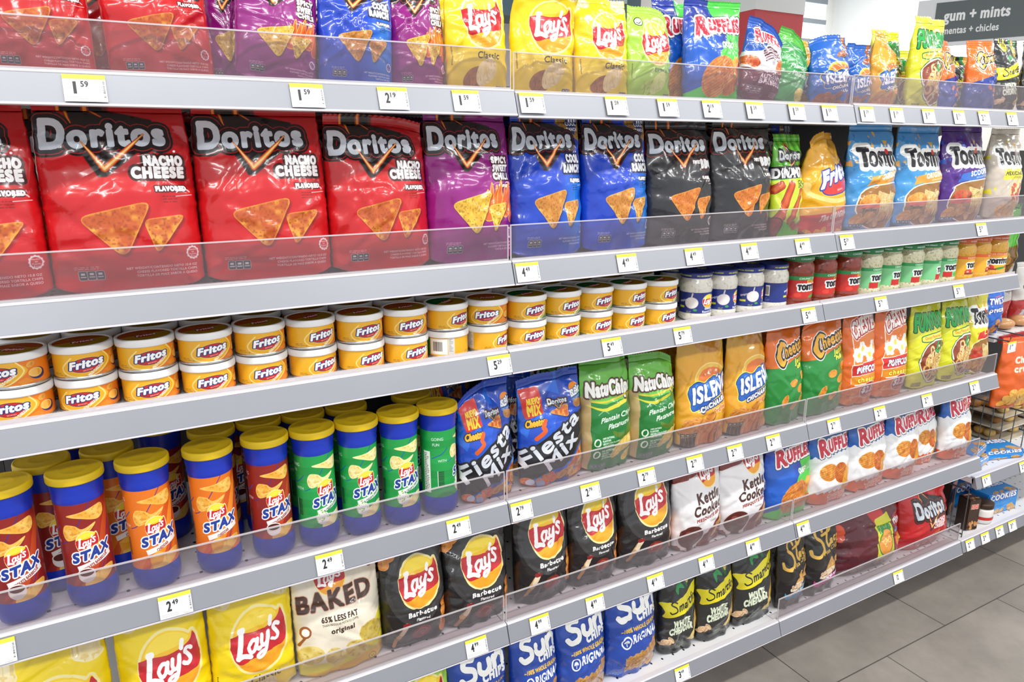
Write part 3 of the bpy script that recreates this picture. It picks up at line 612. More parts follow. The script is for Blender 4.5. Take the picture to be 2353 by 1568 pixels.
def fiesta():
    A = Art(420, 1.38, '1446b8'); H = A.h; g = np.random.default_rng(2)
    for i in range(26):
        x, y = g.uniform(0, 100), g.uniform(10, H); t = g.uniform(0, 6); r = g.uniform(10, 26)
        A.poly([(x+r*math.cos(t+k*2.1), y+r*math.sin(t+k*2.1)) for k in range(3)], ('1c6cd8', '1a58c8', '2088e0', '123ea4')[i % 4], alpha=.8)
    A.poly(rnd([(1, 4), (30, 6), (34, H*.30), (8, H*.335)], .1), 'd42a26')
    A.text('NUEVO', 20, H*.20, 8, 'f4d424', align='c', bold=.5, fit=17, rot=.03); A.text('MIX', 21, H*.305, 13, 'f4d424', align='c', bold=.7, fit=18, rot=.03)
    doritos_word(A, 42, H*.235, 29); tri_chip(A, [(40, H*.30), (72, H*.24), (70, H*.37)], 4)
    A.poly([(46, H*.235), (66, H*.24), (57, H*.29)], '181418'); A.stroke([(52, H*.24), (57, H*.28), (66, H*.23)], 1, 'e08a30')
    A.ell(88, H*.12, 9, 6, 'f0902c'); A.poly([(78, H*.15), (98, H*.10), (100, H*.2), (79, H*.24)], '1c5cb0'); A.text('ISLEÑO', 79, H*.20, 8, 'fafafa', bold=.6, fit=21, rise=.14, edge=[(.6, '12306e')]); A.text('CHICHARRON', 80, H*.235, 2.6, 'fafafa', fit=19, rise=.14)
    oval_chip(A, 90, H*.265, 10, 5.5, .1, 3, ('b87a3c', 'd8a868', '8a5420'))
    A.text('Cheetos', 8, H*.415, 9, 'f0b02c', bold=.7, fit=25, rise=.12, edge=[(1, '181414')]); A.stroke(spl([(34, H*.37), (30, H*.42), (32, H*.46), (20, H*.52)], 5), 6, 'd8581c')
    A.poly([(-2, H*.66), (60, H*.42), (102, H*.31), (102, H*.60), (60, H*.84), (40, H*.85), (-2, H*.96)], '14141a')
    A.poly([(70, H*.86), (102, H*.60), (102, H*.9), (70, H*.96)], '1a70d4')
    for k in (0, 1):
        ed = [(2.4, '14141a')] if k == 0 else None
        A.text('Fiesta', 5, H*.80, 21, 'c9ced6', bold=.95, fit=100, rot=.55, taper=-.1, edge=ed, grad='eef0f4'); A.text('Mix', 38, H*.85, 19, 'c9ced6', bold=1.1, fit=58, rot=.62, edge=ed, grad='eef0f4')
    tri_chip(A, [(62, H*.86), (98, H*.66), (97, H*.9)], 8); lumps(A, 4, H*.90, 100, H*.99, 20, 8, 5, ('c8481c', 'e8903c', '9a3010')); lumps(A, 55, H*.84, 98, H*.95, 6, 9, 6, ('c8883a', 'e4b468', '9a5c1c'))
    A.ell(12, H*.95, 6, 5, 'c8d0e0'); A.ell(26, H*.97, 6, 5, '9aa4c0')
    return A
def natuchips():
    A = Art(380, 1.55, '63b23c'); H = A.h
    A.rect(0, H*.28, 13, H, 'b79c68'); A.poly([(12, H*.33), (40, H*.37), (100, H*.33), (100, H), (10, H)], '14752e')
    A.poly(spl([(4, H*.345), (40, H*.40), (100, H*.31), (98, H*.345), (40, H*.43)], 5, True), 'c8c02c')
    A.text('NatuChips', 8, H*.285, 19, 'fbfbf6', bold=1.5, fit=88, slant=.1, rise=-.01, edge=[(2.4, '4a2c10')]); A.stroke(spl([(14, H*.325), (45, H*.345), (88, H*.30)], 6), 2.6, 'c8b428')
    A.text('Plantain Chips/', 26, H*.53, 7.6, 'f2f6ee', bold=.25, fit=70, slant=.25, rise=.1); A.text('Platanutres', 40, H*.60, 7.6, 'f2f6ee', bold=.25, fit=48, slant=.25, rise=.1)
    A.stroke(spl([(22, H*.45), (32, H*.42), (42, H*.45)], 5), .8, '9cc8a0'); A.poly(spl([(50, H*.62), (72, H*.655), (98, H*.56), (97, H*.66), (70, H*.71), (54, H*.67)], 5, True), '6c8a24', grad=('4c6c14', 'v'))
    for i in range(5): oval_chip(A, 58+i*9, H*(.82-.022*i), 13, 8, -.9, 40+i, ('d9b44a', 'ecd582', 'c09a34'))
    oval_chip(A, 86, H*.89, 13, 7, -.7, 49, ('d9b44a', 'ecd582', 'c09a34'))
    for i, y in enumerate((.71, .83)):
        A.ell(20, H*y, 6, 6, 'e8f0e4'); A.ell(20, H*y, 3.4, 4.4, '14752e', .6)
        for j, t in enumerate((('100% NATURAL', 'PLANTAIN', 'HECHO CON PLATANO', '100% NATURAL'), ('NO ARTIFICIAL', 'COLORS', 'SIN COLORANTES', 'ARTIFICIALES'))[i]): A.text(t, 29, H*(y-.025)+j*4, 2.7, 'e8f0e4', bold=.15, sx=.8)
    nutri(A, 14, H*.935, 5, 5.4, '50605c', '90a09c')
    return A
def natu_green():
    A = Art(240, 1.6, '3c9a4c'); H = A.h
    A.text('Plantain', 30, H*.5, 10, 'eaf4e8', bold=.4, slant=.25); A.text('Platanutres', 36, H*.6, 10, 'eaf4e8', bold=.4, slant=.25, fit=60); A.ell(24, H*.38, 16, 6, '7cc088'); oval_chip(A, 76, H*.85, 20, 16, .4, 3, ('d9c45a', 'ecdf92', 'c0a440'))
    A.rect(0, 0, 100, H*.12, '5cb848'); A.lines(40, H*.7, 40, 6, 'd8ecd8')
    return A
def isleno(kind):
    A = Art(400, 1.5, 'd9a422' if kind == 'y' else '1c62bc'); H = A.h
    if kind == 'y':
        A.poly(spl([(0, H*.3), (50, H*.26), (100, H*.34), (100, H*.8), (0, H*.8)], 4, True), 'e4a028', soft=20, alpha=.7); oval_chip(A, 60, H*.16, 30, 12, .2, 3, ('d08a24', 'dca23c', 'b8741c'))
        for k in range(5): A.stroke(spl([(2+k*4, H*(.62-.05*k)), (14+k*2, H*(.50-.03*k))], 4), 2.2, 'c8921c')
    else: lumps(A, 55, 4, 95, H*.26, 5, 10, 7, ('9a4a1c', 'c07038', '6a2c0c'))
    A.ell(60, H*.47, 34, 20, 'e8b83c', edge=[(1.5, 'f0d88a')]); A.ell(60, H*.48, 30, 17, 'e0742a')
    A.poly(spl([(14, H*.56), (28, H*.48), (44, H*.50), (62, H*.45), (80, H*.47), (102, H*.40), (102, H*.56), (60, H*.66), (22, H*.74), (18, H*.66)], 5, True), '1c5cb4', edge=[(2.2, 'f0e04a'), (1, '123a80')])
    A.poly(spl([(28, H*.50), (44, H*.52), (62, H*.47), (80, H*.49), (102, H*.42), (102, H*.46), (60, H*.53), (30, H*.56)], 5, True), '3c8cd4')
    A.text('ISLEÑO', 22, H*.68, 22, 'fafafa', bold=1.2, fit=80, rise=.17, edge=[(1.6, '1c4ca0')]); A.text('CHICHARRON', 34, H*.765, 6.4, 'fafafa', bold=.6, fit=66, rise=.22, edge=[(1.6, '12306e')])
    A.text('Original' if kind == 'y' else 'Volao', 60, H*.80, 6, 'e8682c' if kind == 'y' else 'fafafa', bold=.5, fit=30, rise=.2, edge=[(.8, 'f6e8c0' if kind == 'y' else '12306e')])
    lumps(A, 0, H*.83, 100, H*1.0, 16, 12, 12, ('c87c2c', 'e0a850', '985414') if kind == 'y' else ('9a4a1c', 'c07038', '6a2c0c'))
    if kind == 'y': lumps(A, 28, H*.88, 75, H*.96, 4, 17, 14, ('c87434', 'e09c5c', '984c1c'))
    nutri(A, 4, H*.955, 4, 6.4, '4a3a24', 'b8a890')
    return A
def cheetos(kind):
    lo = '1c8434' if kind == 'j' else '1c3c9c'
    A = Art(400, 1.4, 'e4701c'); H = A.h
    if kind == 'j': A.band([(0, H*.39), (30, H*.38), (60, H*.31), (100, H*.27)], lo)
    else: A.band([(0, H*.58), (40, H*.50), (100, H*.40)], lo)
    y0 = H*.28
    for k in (0, 1):
        e1 = [(4.2, 'fafafa'), (2.8, '16120e')] if k == 0 else None
        A.stroke(spl([(42, y0-17, .9), (31, y0-18, 1), (24, y0-2, 1.3), (30, y0+9, 1.1), (38, y0+4, .6)], 5), 7, 'f2b230', edge=e1)
        A.text('heetos', 40, y0, 15, 'f2b230', bold=.8, fit=57, rise=.18, edge=e1)
    if kind == 'j':
        A.text('Jumbo', 62, H*.365, 8, 'e8e234', bold=.6, fit=34, rise=.14, edge=[(.9, '145c24')]); A.text('Puffs', 66, H*.42, 6, 'e8e234', bold=.5, rise=.14, edge=[(.8, '145c24')])
        for i, (x, y, r) in enumerate(((58, .56, .5), (80, .63, .3), (84, .74, 0), (90, .5, .9), (36, .74, -.4), (60, .80, .2))): oval_chip(A, x, H*y, 11, 6, r-.5, 30+i, ('dc8a2c', 'f0b050', 'b8601c'))
    else:
        A.text('Puffs', 70, H*.41, 9, '3c6cd0', bold=.7, fit=26, edge=[(.8, 'b8d048')]); 
        for i, (x, y, r) in enumerate(((52, .64, .5), (78, .66, .3), (66, .76, 0), (88, .78, .9))): oval_chip(A, x, H*y, 9, 5, r-.5, 30+i, ('dc6a2c', 'f09040', 'b8481c'))
        A.ell(54, H*.85, 16, 12, '4c5cb4')
    return A
def puffcorn():
    A = Art(320, 1.5, 'e06a1c'); H = A.h
    A.poly(rnd([(24, 14), (100, 2), (100, H*.73), (16, H*.75), (18, H*.46)], .06), 'e87c24', edge=[(2, 'f6f4ee')])
    A.text('CHESTERS', 26, H*.255, 25, 'fbf8f2', bold=1.2, fit=82, arch=5, rise=.16, edge=[(3.4, 'fafafa'), (2.2, 'b42420')])
    g = np.random.default_rng(3)
    for cx, cy in ((28, H*.42), (44, H*.36), (62, H*.43), (80, H*.36)):
        for k in range(6): A.ell(cx+7*math.cos(k*1.05), cy+7*math.sin(k*1.05), 5.5, 5, 'fbfaf2', edge=[(.5, 'd8cfc0')])
        A.ell(cx, cy, 5, 4.5, 'f0cc4c')
    A.poly([(14, H*.53), (100, H*.50), (100, H*.635), (16, H*.65)], 'd0241e', edge=[(1.2, 'f8f4ea')]); A.text('PUFFCORN', 62, H*.62, 10, 'fbfbfb', align='c', bold=1, fit=72, edge=[(.8, '1c2c6c')])
    A.poly([(15, H*.66), (100, H*.635), (100, H*.725), (16, H*.75)], 'e0901c'); A.text('cheese', 56, H*.725, 8, 'e8e444', align='c', bold=.7, fit=54, edge=[(.7, 'b83c14')])
    lumps(A, 0, H*.78, 100, H*1.0, 22, 9, 7, ('d8641c', 'ec9844', 'b0480c'))
    A.ell(64, H*.83, 24, 14, 'b02c24', edge=[(1.4, 'e8d8d0')]); A.text('$2.39', 64, H*.855, 11, 'f4e8e8', align='c', bold=.8, fit=40, edge=[(.8, '3c1c4c')])
    A.rect(20, H*.885, 80, H*.91, 'f0d0b0', alpha=.5)
    return A
def funyuns():
    A = Art(360, 1.4, 'd9dc24'); H = A.h
    for k in range(9): A.stroke([(0, k*16+10), (40, k*16-14)], .8, 'eff07a')
    A.text('FUNYUNS', 8, H*.30, 29, '12a844', bold=1.5, fit=90, slant=.06, rise=.07, taper=-.3, edge=[(1.7, '0c4a24')]); A.text('FUNYUNS', 8, H*.30, 29, '12a844', bold=1.2, fit=90, slant=.06, rise=.07, taper=-.3)
    A.poly(rnd([(18, H*.36), (96, H*.325), (97, H*.39), (20, H*.43)], .3), 'f0e44a', edge=[(1.6, '1c6c34')]); A.text('Onion Flavored Rings', 58, H*.40, 4.6, 'e0681c', align='c', bold=.3, fit=66, rise=.04)
    A.poly(spl([(28, H*.50), (55, H*.43), (88, H*.46), (96, H*.62), (88, H*.85), (60, H*.93), (34, H*.84), (20, H*.66)], 6, True), '8a3c1c', edge=[(3.6, '1c5c34'), (2.2, 'f4f2e4')])
    g = np.random.default_rng(8)
    for i in range(26):
        x, y = g.uniform(32, 86), g.uniform(H*.52, H*.86); r = g.uniform(6, 10); t = g.uniform(0, 3); q = g.uniform(.55, .95)
        e = ellp(x, y, r, r*q, t, 22); A.stroke([tuple(p) for p in e]+[tuple(e[0])], 3.4, ('e8cd8c', 'd9b464', 'f2e0ac')[i % 3], edge=[(.5, 'a86a2c')])
    A.stroke(spl([(62, H*.45), (58, H*.52), (64, H*.56), (72, H*.51), (72, H*.45)], 5), 4, '12a844', edge=[(.8, '0c4a24')])
    nutri(A, 8, H*.92, 4, 5.6, '807830', 'b0a860')
    return A
def sunchips():
    A = Art(420, 1.4, '1d46a6'); H = A.h
    for k in range(7): A.stroke([(60+34*math.cos(t)*1.0, H*.20-30*math.sin(t)) for t in (.25+k*.42,)]+[(60+44*math.cos(.25+k*.42), H*.20-40*math.sin(.25+k*.42))], 2.4, 'e8b82c')
    A.stroke([(60+24*math.cos(t), H*.22-22*math.sin(t), .5+.6*math.sin(t)) for t in np.linspace(.1, 2.7, 22)], 5, 'eec02e')
    w = [spl([(38, H*.145), (26, H*.14), (22, H*.20), (38, H*.245), (38, H*.32), (24, H*.345), (18, H*.315)], 6), spl([(49, H*.215), (49, H*.28), (58, H*.305), (66, H*.26), (66, H*.20), (66, H*.29)], 6), spl([(75, H*.275), (75, H*.195), (75, H*.22), (84, H*.17), (91, H*.20), (91, H*.265)], 6)]
    A.stroke(w, 8, 'fafaf6', edge=[(1, '16388a')])
    A.text('CHIPS', 52, H*.385, 11, 'fafaf6', bold=1.1, fit=42, rise=.06)
    A.text('~100% WHOLE GRAIN~', 56, H*.475, 5.6, 'e8b82c', align='c', bold=.4, fit=72, rise=.05)
    A.stroke([tuple(q) for q in ellp(29, H*.58, 7.5, 9, 0, 24)]+[(36.5, H*.58)], 2.2, 'f2f4f6'); A.stroke([(29, H*.62), (29, H*.55)], 1.2, 'f2f4f6'); A.ell(27, H*.57, 1.6, 3, 'f2f4f6', .5); A.ell(31, H*.57, 1.6, 3, 'f2f4f6', -.5)
    A.text('RIGINAL', 40, H*.605, 13, 'f2f4f6', bold=.6, fit=54, rise=.08, slant=.05)
    A.ell(14, H*.06, 11, 9, '1d46a6', edge=[(1, 'c8b860')]); A.text('Heart', 14, H*.06, 4.2, 'f0ece0', align='c', bold=.2); A.text('Healthy', 14, H*.09, 4.2, 'f0ece0', align='c', bold=.2)
    def wavy(cx, cy, w, h, r, sd):
        P = [(-w, -h)]+[(x, -h+1.6*math.sin(x*.55)) for x in np.linspace(-w, w, 18)]+[(w, h)]+[(x, h+1.6*math.sin(x*.55)) for x in np.linspace(w, -w, 18)]
        c, s = math.cos(r), math.sin(r); A.poly([(cx+x*c-y*s, cy+x*s+y*c) for x, y in P], 'b07a3c', tex=speck(A, 'a87434', 'd0a05c', '7a4c18', sd))
    wavy(82, H*.74, 16, 9, -.6, 3); wavy(50, H*.83, 22, 14, -.1, 4); wavy(78, H*.90, 18, 10, .1, 5)
    A.lines(8, H*.93, 20, 3, 'c0cce4')
    return A
def smartfood():
    A = Art(400, 1.45, '262727'); H = A.h
    for a, b, c in (((46, -4), (62, 16), (70, 32)), ((88, -4), (80, 14), (68, 32))): A.poly(spl([a, (b[0]-8, b[1]), (c[0]-4, c[1]+6), c, (b[0]+6, b[1]-4)], 5, True), '1c7a34', grad=('0f5424', 'v'))
    A.poly(spl([(58, -4), (60, 14), (67, 30), (75, 14), (79, -4)], 5, True), 'e0a838', tex=speck(A, 'd89a2c', 'f0cc70', 'b87818', 3, 40))
    A.poly(spl([(42, 26), (34, 32), (40, 44), (44, 34), (58, 36), (50, 26)], 4, True), '24904a')
    A.ell(26, 8, 13, 12, 'e2d422'); A.text('70', 26, 9, 9, '2a2a1c', align='c', bold=.6); A.text('CALORIES', 26, 13.5, 2.6, '2a2a1c', align='c'); A.text('PER CUP', 26, 17, 2.6, '2a2a1c', align='c'); A.lines(16, 24, 24, 2, 'c8c8c8', h=.7, gap=1.6)
    A.poly(spl([(2, H*.36), (30, H*.36), (60, H*.30), (101, H*.22), (101, H*.40), (62, H*.475), (30, H*.52), (6, H*.53), (7, H*.45)], 5, True), 'e6d91e')
    A.stroke(spl([(33, H*.375), (26, H*.36), (21, H*.39), (30, H*.425), (30, H*.465), (20, H*.485), (16, H*.465)], 6), 2.4, '20201c')
    A.text('martfood', 35, H*.465, 12.5, '20201c', bold=.55, fit=70, slant=.18, rise=.19)
    A.text('WHITE', 44, H*.655, 11, 'dde6cc', align='c', bold=1, fit=40, rise=.06); A.text('CHEDDAR', 44, H*.745, 11, 'dde6cc', align='c', bold=1, fit=54, rise=.08)
    A.poly([(74, H*.72), (86, H*.52), (100, H*.44), (100, H*.78), (80, H*.82)], 'dcb85a', grad=('c89a3c', 'v')); A.poly([(60, H*.85), (80, H*.72), (92, H*.8), (88, H*.90)], 'e4c46c')
    lumps(A, 6, H*.78, 24, H*.84, 7, 6.5, 4, ('d8b084', 'ecd4b0', 'b08050'))
    A.lines(36, H*.84, 22, 6, 'a8b098', gap=2.6, h=1.1, seed=2)
    return A
def stacys(acc, px=360):
    A = Art(px, 1.45, '1d1b1b'); H = A.h
    A.text('BAKED', 62, 9, 4.4, 'b8b4ac', align='c', rise=.1, bold=.2)
    g = 'dcae48'
    A.stroke(spl([(46, H*.15), (40, H*.10), (28, H*.12), (26, H*.2), (40, H*.27), (44, H*.36), (30, H*.44), (14, H*.42), (12, H*.36)], 7), 6.2, g)
    A.stroke([spl([(62, H*.14), (56, H*.28), (58, H*.345), (64, H*.33)], 6), spl([(44, H*.20), (60, H*.18), (74, H*.12), (80, H*.06)], 6)], 5.2, g)
    A.text('acy', 65, H*.335, 13, g, bold=1.2, fit=32, slant=.12, rise=.18); A.stroke(spl([(96, H*.24), (94, H*.38), (84, H*.41)], 6), 3, g)
    A.text('Pita Chips', 40, H*.44, 6.4, g, bold=.3, fit=54, slant=.15, rise=.2)
    tri_chip(A, [(46, H*.68), (62, H*.46), (84, H*.66)], 3, ('cf9648', 'e4b876', 'a86c24')); tri_chip(A, [(72, H*.62), (92, H*.44), (104, H*.62)], 4, ('cf9648', 'e4b876', 'a86c24'))
    A.ell(54, H*.70, 24, 7, 'e6d6bc', -.25); lumps(A, 34, H*.67, 70, H*.71, 8, 6, 6, ('d8b890', 'ecdcc0', 'b86c4c'))
    A.poly(spl([(18, H*.76), (24, H*.79), (50, H*.77), (100, H*.66), (101, H*.72), (60, H*.85), (22, H*.86)], 5, True), acc)
    A.text('SIMPLY NAKED' if acc[0] != 'c' else 'CINNAMON SUGAR', 60, H*.825, 5.4, 'e8eef4', align='c', bold=.5, fit=66, rise=.19); A.rect(82, H*.86, 94, H*.94, '5c6c80')
    return A
def multipack(kind):
    A = Art(420, .66 if kind == 'm' else .6, '5a1622' if kind == 'm' else 'c01c20'); H = A.h
    if kind == 'm':
        A.poly(spl([(40, 3), (58, 0), (62, 18), (48, 22)], 4, True), 'c02420'); A.ell(4, 22, 6, 8, 'd8502c')
        A.poly(rnd([(46, H*.24), (72, H*.2), (74, H*.83), (45, H*.86)], .12), 'd6d42c'); A.text('FUNYUNS', 59, H*.42, 6, '1c8c3c', align='c', bold=.5, fit=20); A.ell(59, H*.58, 11, 12, 'e0943c', edge=[(1.2, '1c7c34')])
        for k in range(5): A.stroke([tuple(q) for q in ellp(54+k*2.6, H*(.52+.04*(k % 3)), 3, 2.4, k, 14)], .9, 'f2cc80')
        A.poly(rnd([(77, H*.3), (92, H*.26), (90, H*.75), (76, H*.78)], .12), 'a8202c'); A.text('Mix', 84, H*.4, 5, 'f0f0f0', align='c', bold=.4); A.rect(78, H*.44, 90, H*.52, '3c9cc8'); A.ell(84, H*.64, 5, 6, 'e08a34')
        A.poly(rnd([(88, H*.55), (96, H*.52), (94, H*.8), (87, H*.82)], .2), 'c8d034'); A.ell(76, H*.9, 7, 5, 'c8a044'); A.text('VARIETY PACK', 40, H*.93, 4, 'c8a044', align='c')
    else:
        flame_v(A, 20, H*.46, 52); doritos_word(A, 20, H*.46, 56); flame_v2(A, 20, H*.46, 52)
        A.text('NACHO', 74, H*.60, 4, 'f8f0f0', align='r', bold=.5); A.text('CHEESE', 74, H*.68, 4, 'f8f0f0', align='r', bold=.5)
        tri_chip(A, [(40, H*.80), (66, H*.7), (50, H*.98)], 3, ('c8481c', 'e08038', '982c10')); tri_chip(A, [(62, H*.86), (78, H*.76), (66, H*1.02)], 5, ('c8481c', 'e08038', '982c10'))
        A.ell(91, H*.72, 7, 11, 'f0a81c'); A.text('10', 91, H*.77, 8, 'c01c20', align='c', bold=.8)
    return A
# ---- wraps (u runs once round the pack, the front at the middle)
def fritos_wrap(jal):
    A = Art(760, .155, 'e9ae24'); H = A.h; acc = '1f8a3e' if jal else 'e27a1e'
    A.poly(spl([(58.5, -1), (62, H*.4), (57, H*.8), (47, H+1), (80, H+1), (80, -1)], 4, True), acc)
    A.stroke(spl([(57.5, 0), (60.5, H*.45), (55, H*.9), (49, H*1.0), (43, H*.9), (41, H*.6), (45, H*.2)], 7), .7, 'f6dc88')
    A.ell(50.5, H*.52, 6.6, H*.27, 'c4201f', -.22, edge=[(.7, 'f2c040'), (.35, '26306c')])
    A.text('Fritos', 44, H*.70, 4.9, 'fbfbfb', bold=.36, fit=13.2, slant=.12, rise=.22, edge=[(.5, '26306c')])
    A.text('BRAND', 51, H*.78, .8, 'fbfbfb', align='c', rise=.2)
    A.text('JALAPENO CHEDDAR' if jal else 'MILD CHEDDAR', 51.5, H*.99, 1.35, 'f8f0dc', bold=.1, fit=9.0, rot=.8)
    A.ell(65.5, H*.62, 3.4, H*.24, '2c2460' if not jal else '1c6c34', -.3); oval_chip(A, 64.9, H*.58, 3, H*.19, -.3, 3, ('e8a840', 'f2c870', 'd08420'))
    oval_chip(A, 63.2, H*.22, 1.5, H*.13, .6, 4, ('d98a2c', 'eab050', 'b0601a')); A.poly([(57.5, H*.86), (61, H*.72), (63.5, H*.9), (59.5, H*1.0)], 'e88c28')
    if jal: A.ell(62.5, H*.9, 1.6, H*.08, '6cac34'); A.ell(65, H*.95, 1.6, H*.07, '4c9424')
    A.text('NET WT', 36, H*.86, .7, '5a4010'); A.text('9 OZ (255.1 g)', 36, H*.93, .7, '5a4010')
    A.rect(75, H*.08, 84, H*.92, 'f4f2ec'); A.lines(75.6, H*.14, 7.6, 14, '404040', h=.35, gap=.85); 
    A.rect(84, 0, 92, H, acc)
    A.rect(8, 0, 14, H, acc); A.lines(9, H*.1, 4, 10, 'c86028', h=.4, gap=1.2); A.rect(14.5, H*.1, 25, H*.92, 'f4f2ec'); barcode(A, 16.5, H*.25, 5.6, H*.5, 2); A.rect(25.3, H*.05, 29, H*.95, 'd8d4cc'); A.lines(25.8, H*.1, 2.6, 12, '606060', h=.3, gap=.9)
    return A
def fritos_lid(jal):
    A = Art(200, 1, '9a7414'); acc = '155a2a' if jal else 'a04a1a'
    A.poly([(0, 0), (100, 0), (100, 30), (0, 62)], acc); A.stroke([(0, 62), (100, 30)], 3, 'b89a40'); A.ell(52, 52, 19, 11, 'b8201c', -.3, edge=[(1.5, '2c2450')]); A.text('Fritos', 36, 60, 12, 'e8e4e0', bold=.8, fit=34, rise=.25)
    A.text('JALAPENO' if jal else 'MILD CHEDDAR', 50, 28, 5, 'a89c80', align='c', rise=-.25)
    return A
def stax_wrap(kind):
    base, s1, s2 = {'bbq': ('8a1f1c', 'a32c1e', 'c04a22'), 'ched': ('e2741c', 'd2551a', 'f0902a'), 'green': ('1d9a48', '26a854', '168a3e')}[kind]
    A = Art(700, .62, base); H = A.h
    if kind != 'green':
        for k, c in enumerate((s1, s2, s1)): A.stroke(spl([(33+k*7, H+6), (52+k*6, H*.62), (60+k*6, H*.3), (76+k*4, -6)], 6), 5.5, c)
    else:
        for k in range(4): A.rect(0, H*(.15+.22*k), 100, H*(.26+.22*k), s1 if k % 2 else s2, alpha=.6)
    A.stroke(spl([(30, H*.47), (36, H*.43), (42, H*.32), (56, 0)], 5), .6, '3c2c8c' if kind != 'green' else '1c4cb0'); A.stroke(spl([(52, H), (60, H*.76), (66, H*.5), (70, H*.3)], 5), .6, '3c2c8c' if kind != 'green' else '1c4cb0')
    oc = ('e8a83a', 'f2c868', 'd07c24') if kind != 'green' else ('ecd98a', 'f6eab4', 'd0b050')
    A.poly(spl([(38, H*.13), (50, H*.095), (64, H*.06), (66, H*.17), (60, H*.23), (48, H*.175)], 6, True), oc[0], tex=speck(A, *oc, 3, 30)); A.poly(spl([(33, H*.33), (36, H*.24), (43, H*.25), (48, H*.30), (58, H*.255), (52, H*.35), (40, H*.42), (35, H*.42)], 6, True), oc[0], tex=speck(A, *oc, 5, 30)); A.stroke(spl([(40, H*.38), (48, H*.34), (57, H*.265)], 5), 1, oc[1])
    lays(A, 50, H*.475, 8, .1)
    for k in (0, 1):
        ed = [(1.0, 'fafafa')] if k == 0 else None
        A.text('ST', 37.5, H*.70, 6.8, '1c3a94', bold=.55, fit=12.5, slant=.15, rise=.16, edge=ed); A.text('AX', 50.5, H*.675, 7.6, '1c3a94', bold=.55, fit=15, slant=.15, rise=.2, edge=ed)
    A.poly([(40, H*.745), (66, H*.64), (67, H*.70), (41, H*.81)], 'f2f0ec'); A.text({'bbq': 'MESQUITE BARBECUE', 'ched': 'CHEDDAR', 'green': 'SOUR CREAM & ONION'}[kind], 53.5, H*.752, 2.2, '8a2a24' if kind != 'green' else '3c6c54', align='c', bold=.1, fit={'bbq': 21, 'ched': 10, 'green': 21}[kind], rot=.38)
    oval_chip(A, 56, H*.91, 13, 4.4, -.35, 7, oc)
    if kind == 'bbq': A.ell(46, H*.86, 6.2, 5.6, 'efeae6'); A.ell(46, H*.83, 6.2, 3.4, 'efeae6'); A.ell(46, H*.83, 5.2, 2.7, '5a1810')
    elif kind == 'ched': A.poly([(42, H*.83), (49, H*.77), (54, H*.83), (51, H*.93), (43, H*.95)], 'e8a020'); A.poly([(42, H*.83), (49, H*.77), (54, H*.83), (48, H*.86)], 'f2b83c')
    else:
        A.ell(45, H*.86, 6, 5.4, 'f2f4f0'); g = np.random.default_rng(1)
        for i in range(26): A.ell(45+g.uniform(-7, 5), H*.82+g.uniform(-5, 5), .5, .5, '8cc43c')
    A.rect(4, H*.3, 12, H*.92, 'f2f0ec'); A.lines(4.6, H*.33, 6, 22, '404040', h=.7, gap=1.6); A.text('WITH', 20, H*.46, 2.4, 'f4f4f4'); A.text('GOING', 14, H*.14, 2.6, 'f4f4f4'); A.text('FUN', 15, H*.22, 2.6, 'f4f4f4'); barcode(A, 20, H*.6, 6, H*.22, 3, True); A.rect(19.4, H*.59, 20, H*.83, 'f2f0ec'); A.stroke(spl([(14, H*.4), (24, H*.34), (30, H*.26)], 5), .7, '1c4cb0')
    A.lines(70, H*.9, 8, 4, 'd8c0b0', h=.6, gap=1.3)
    return A
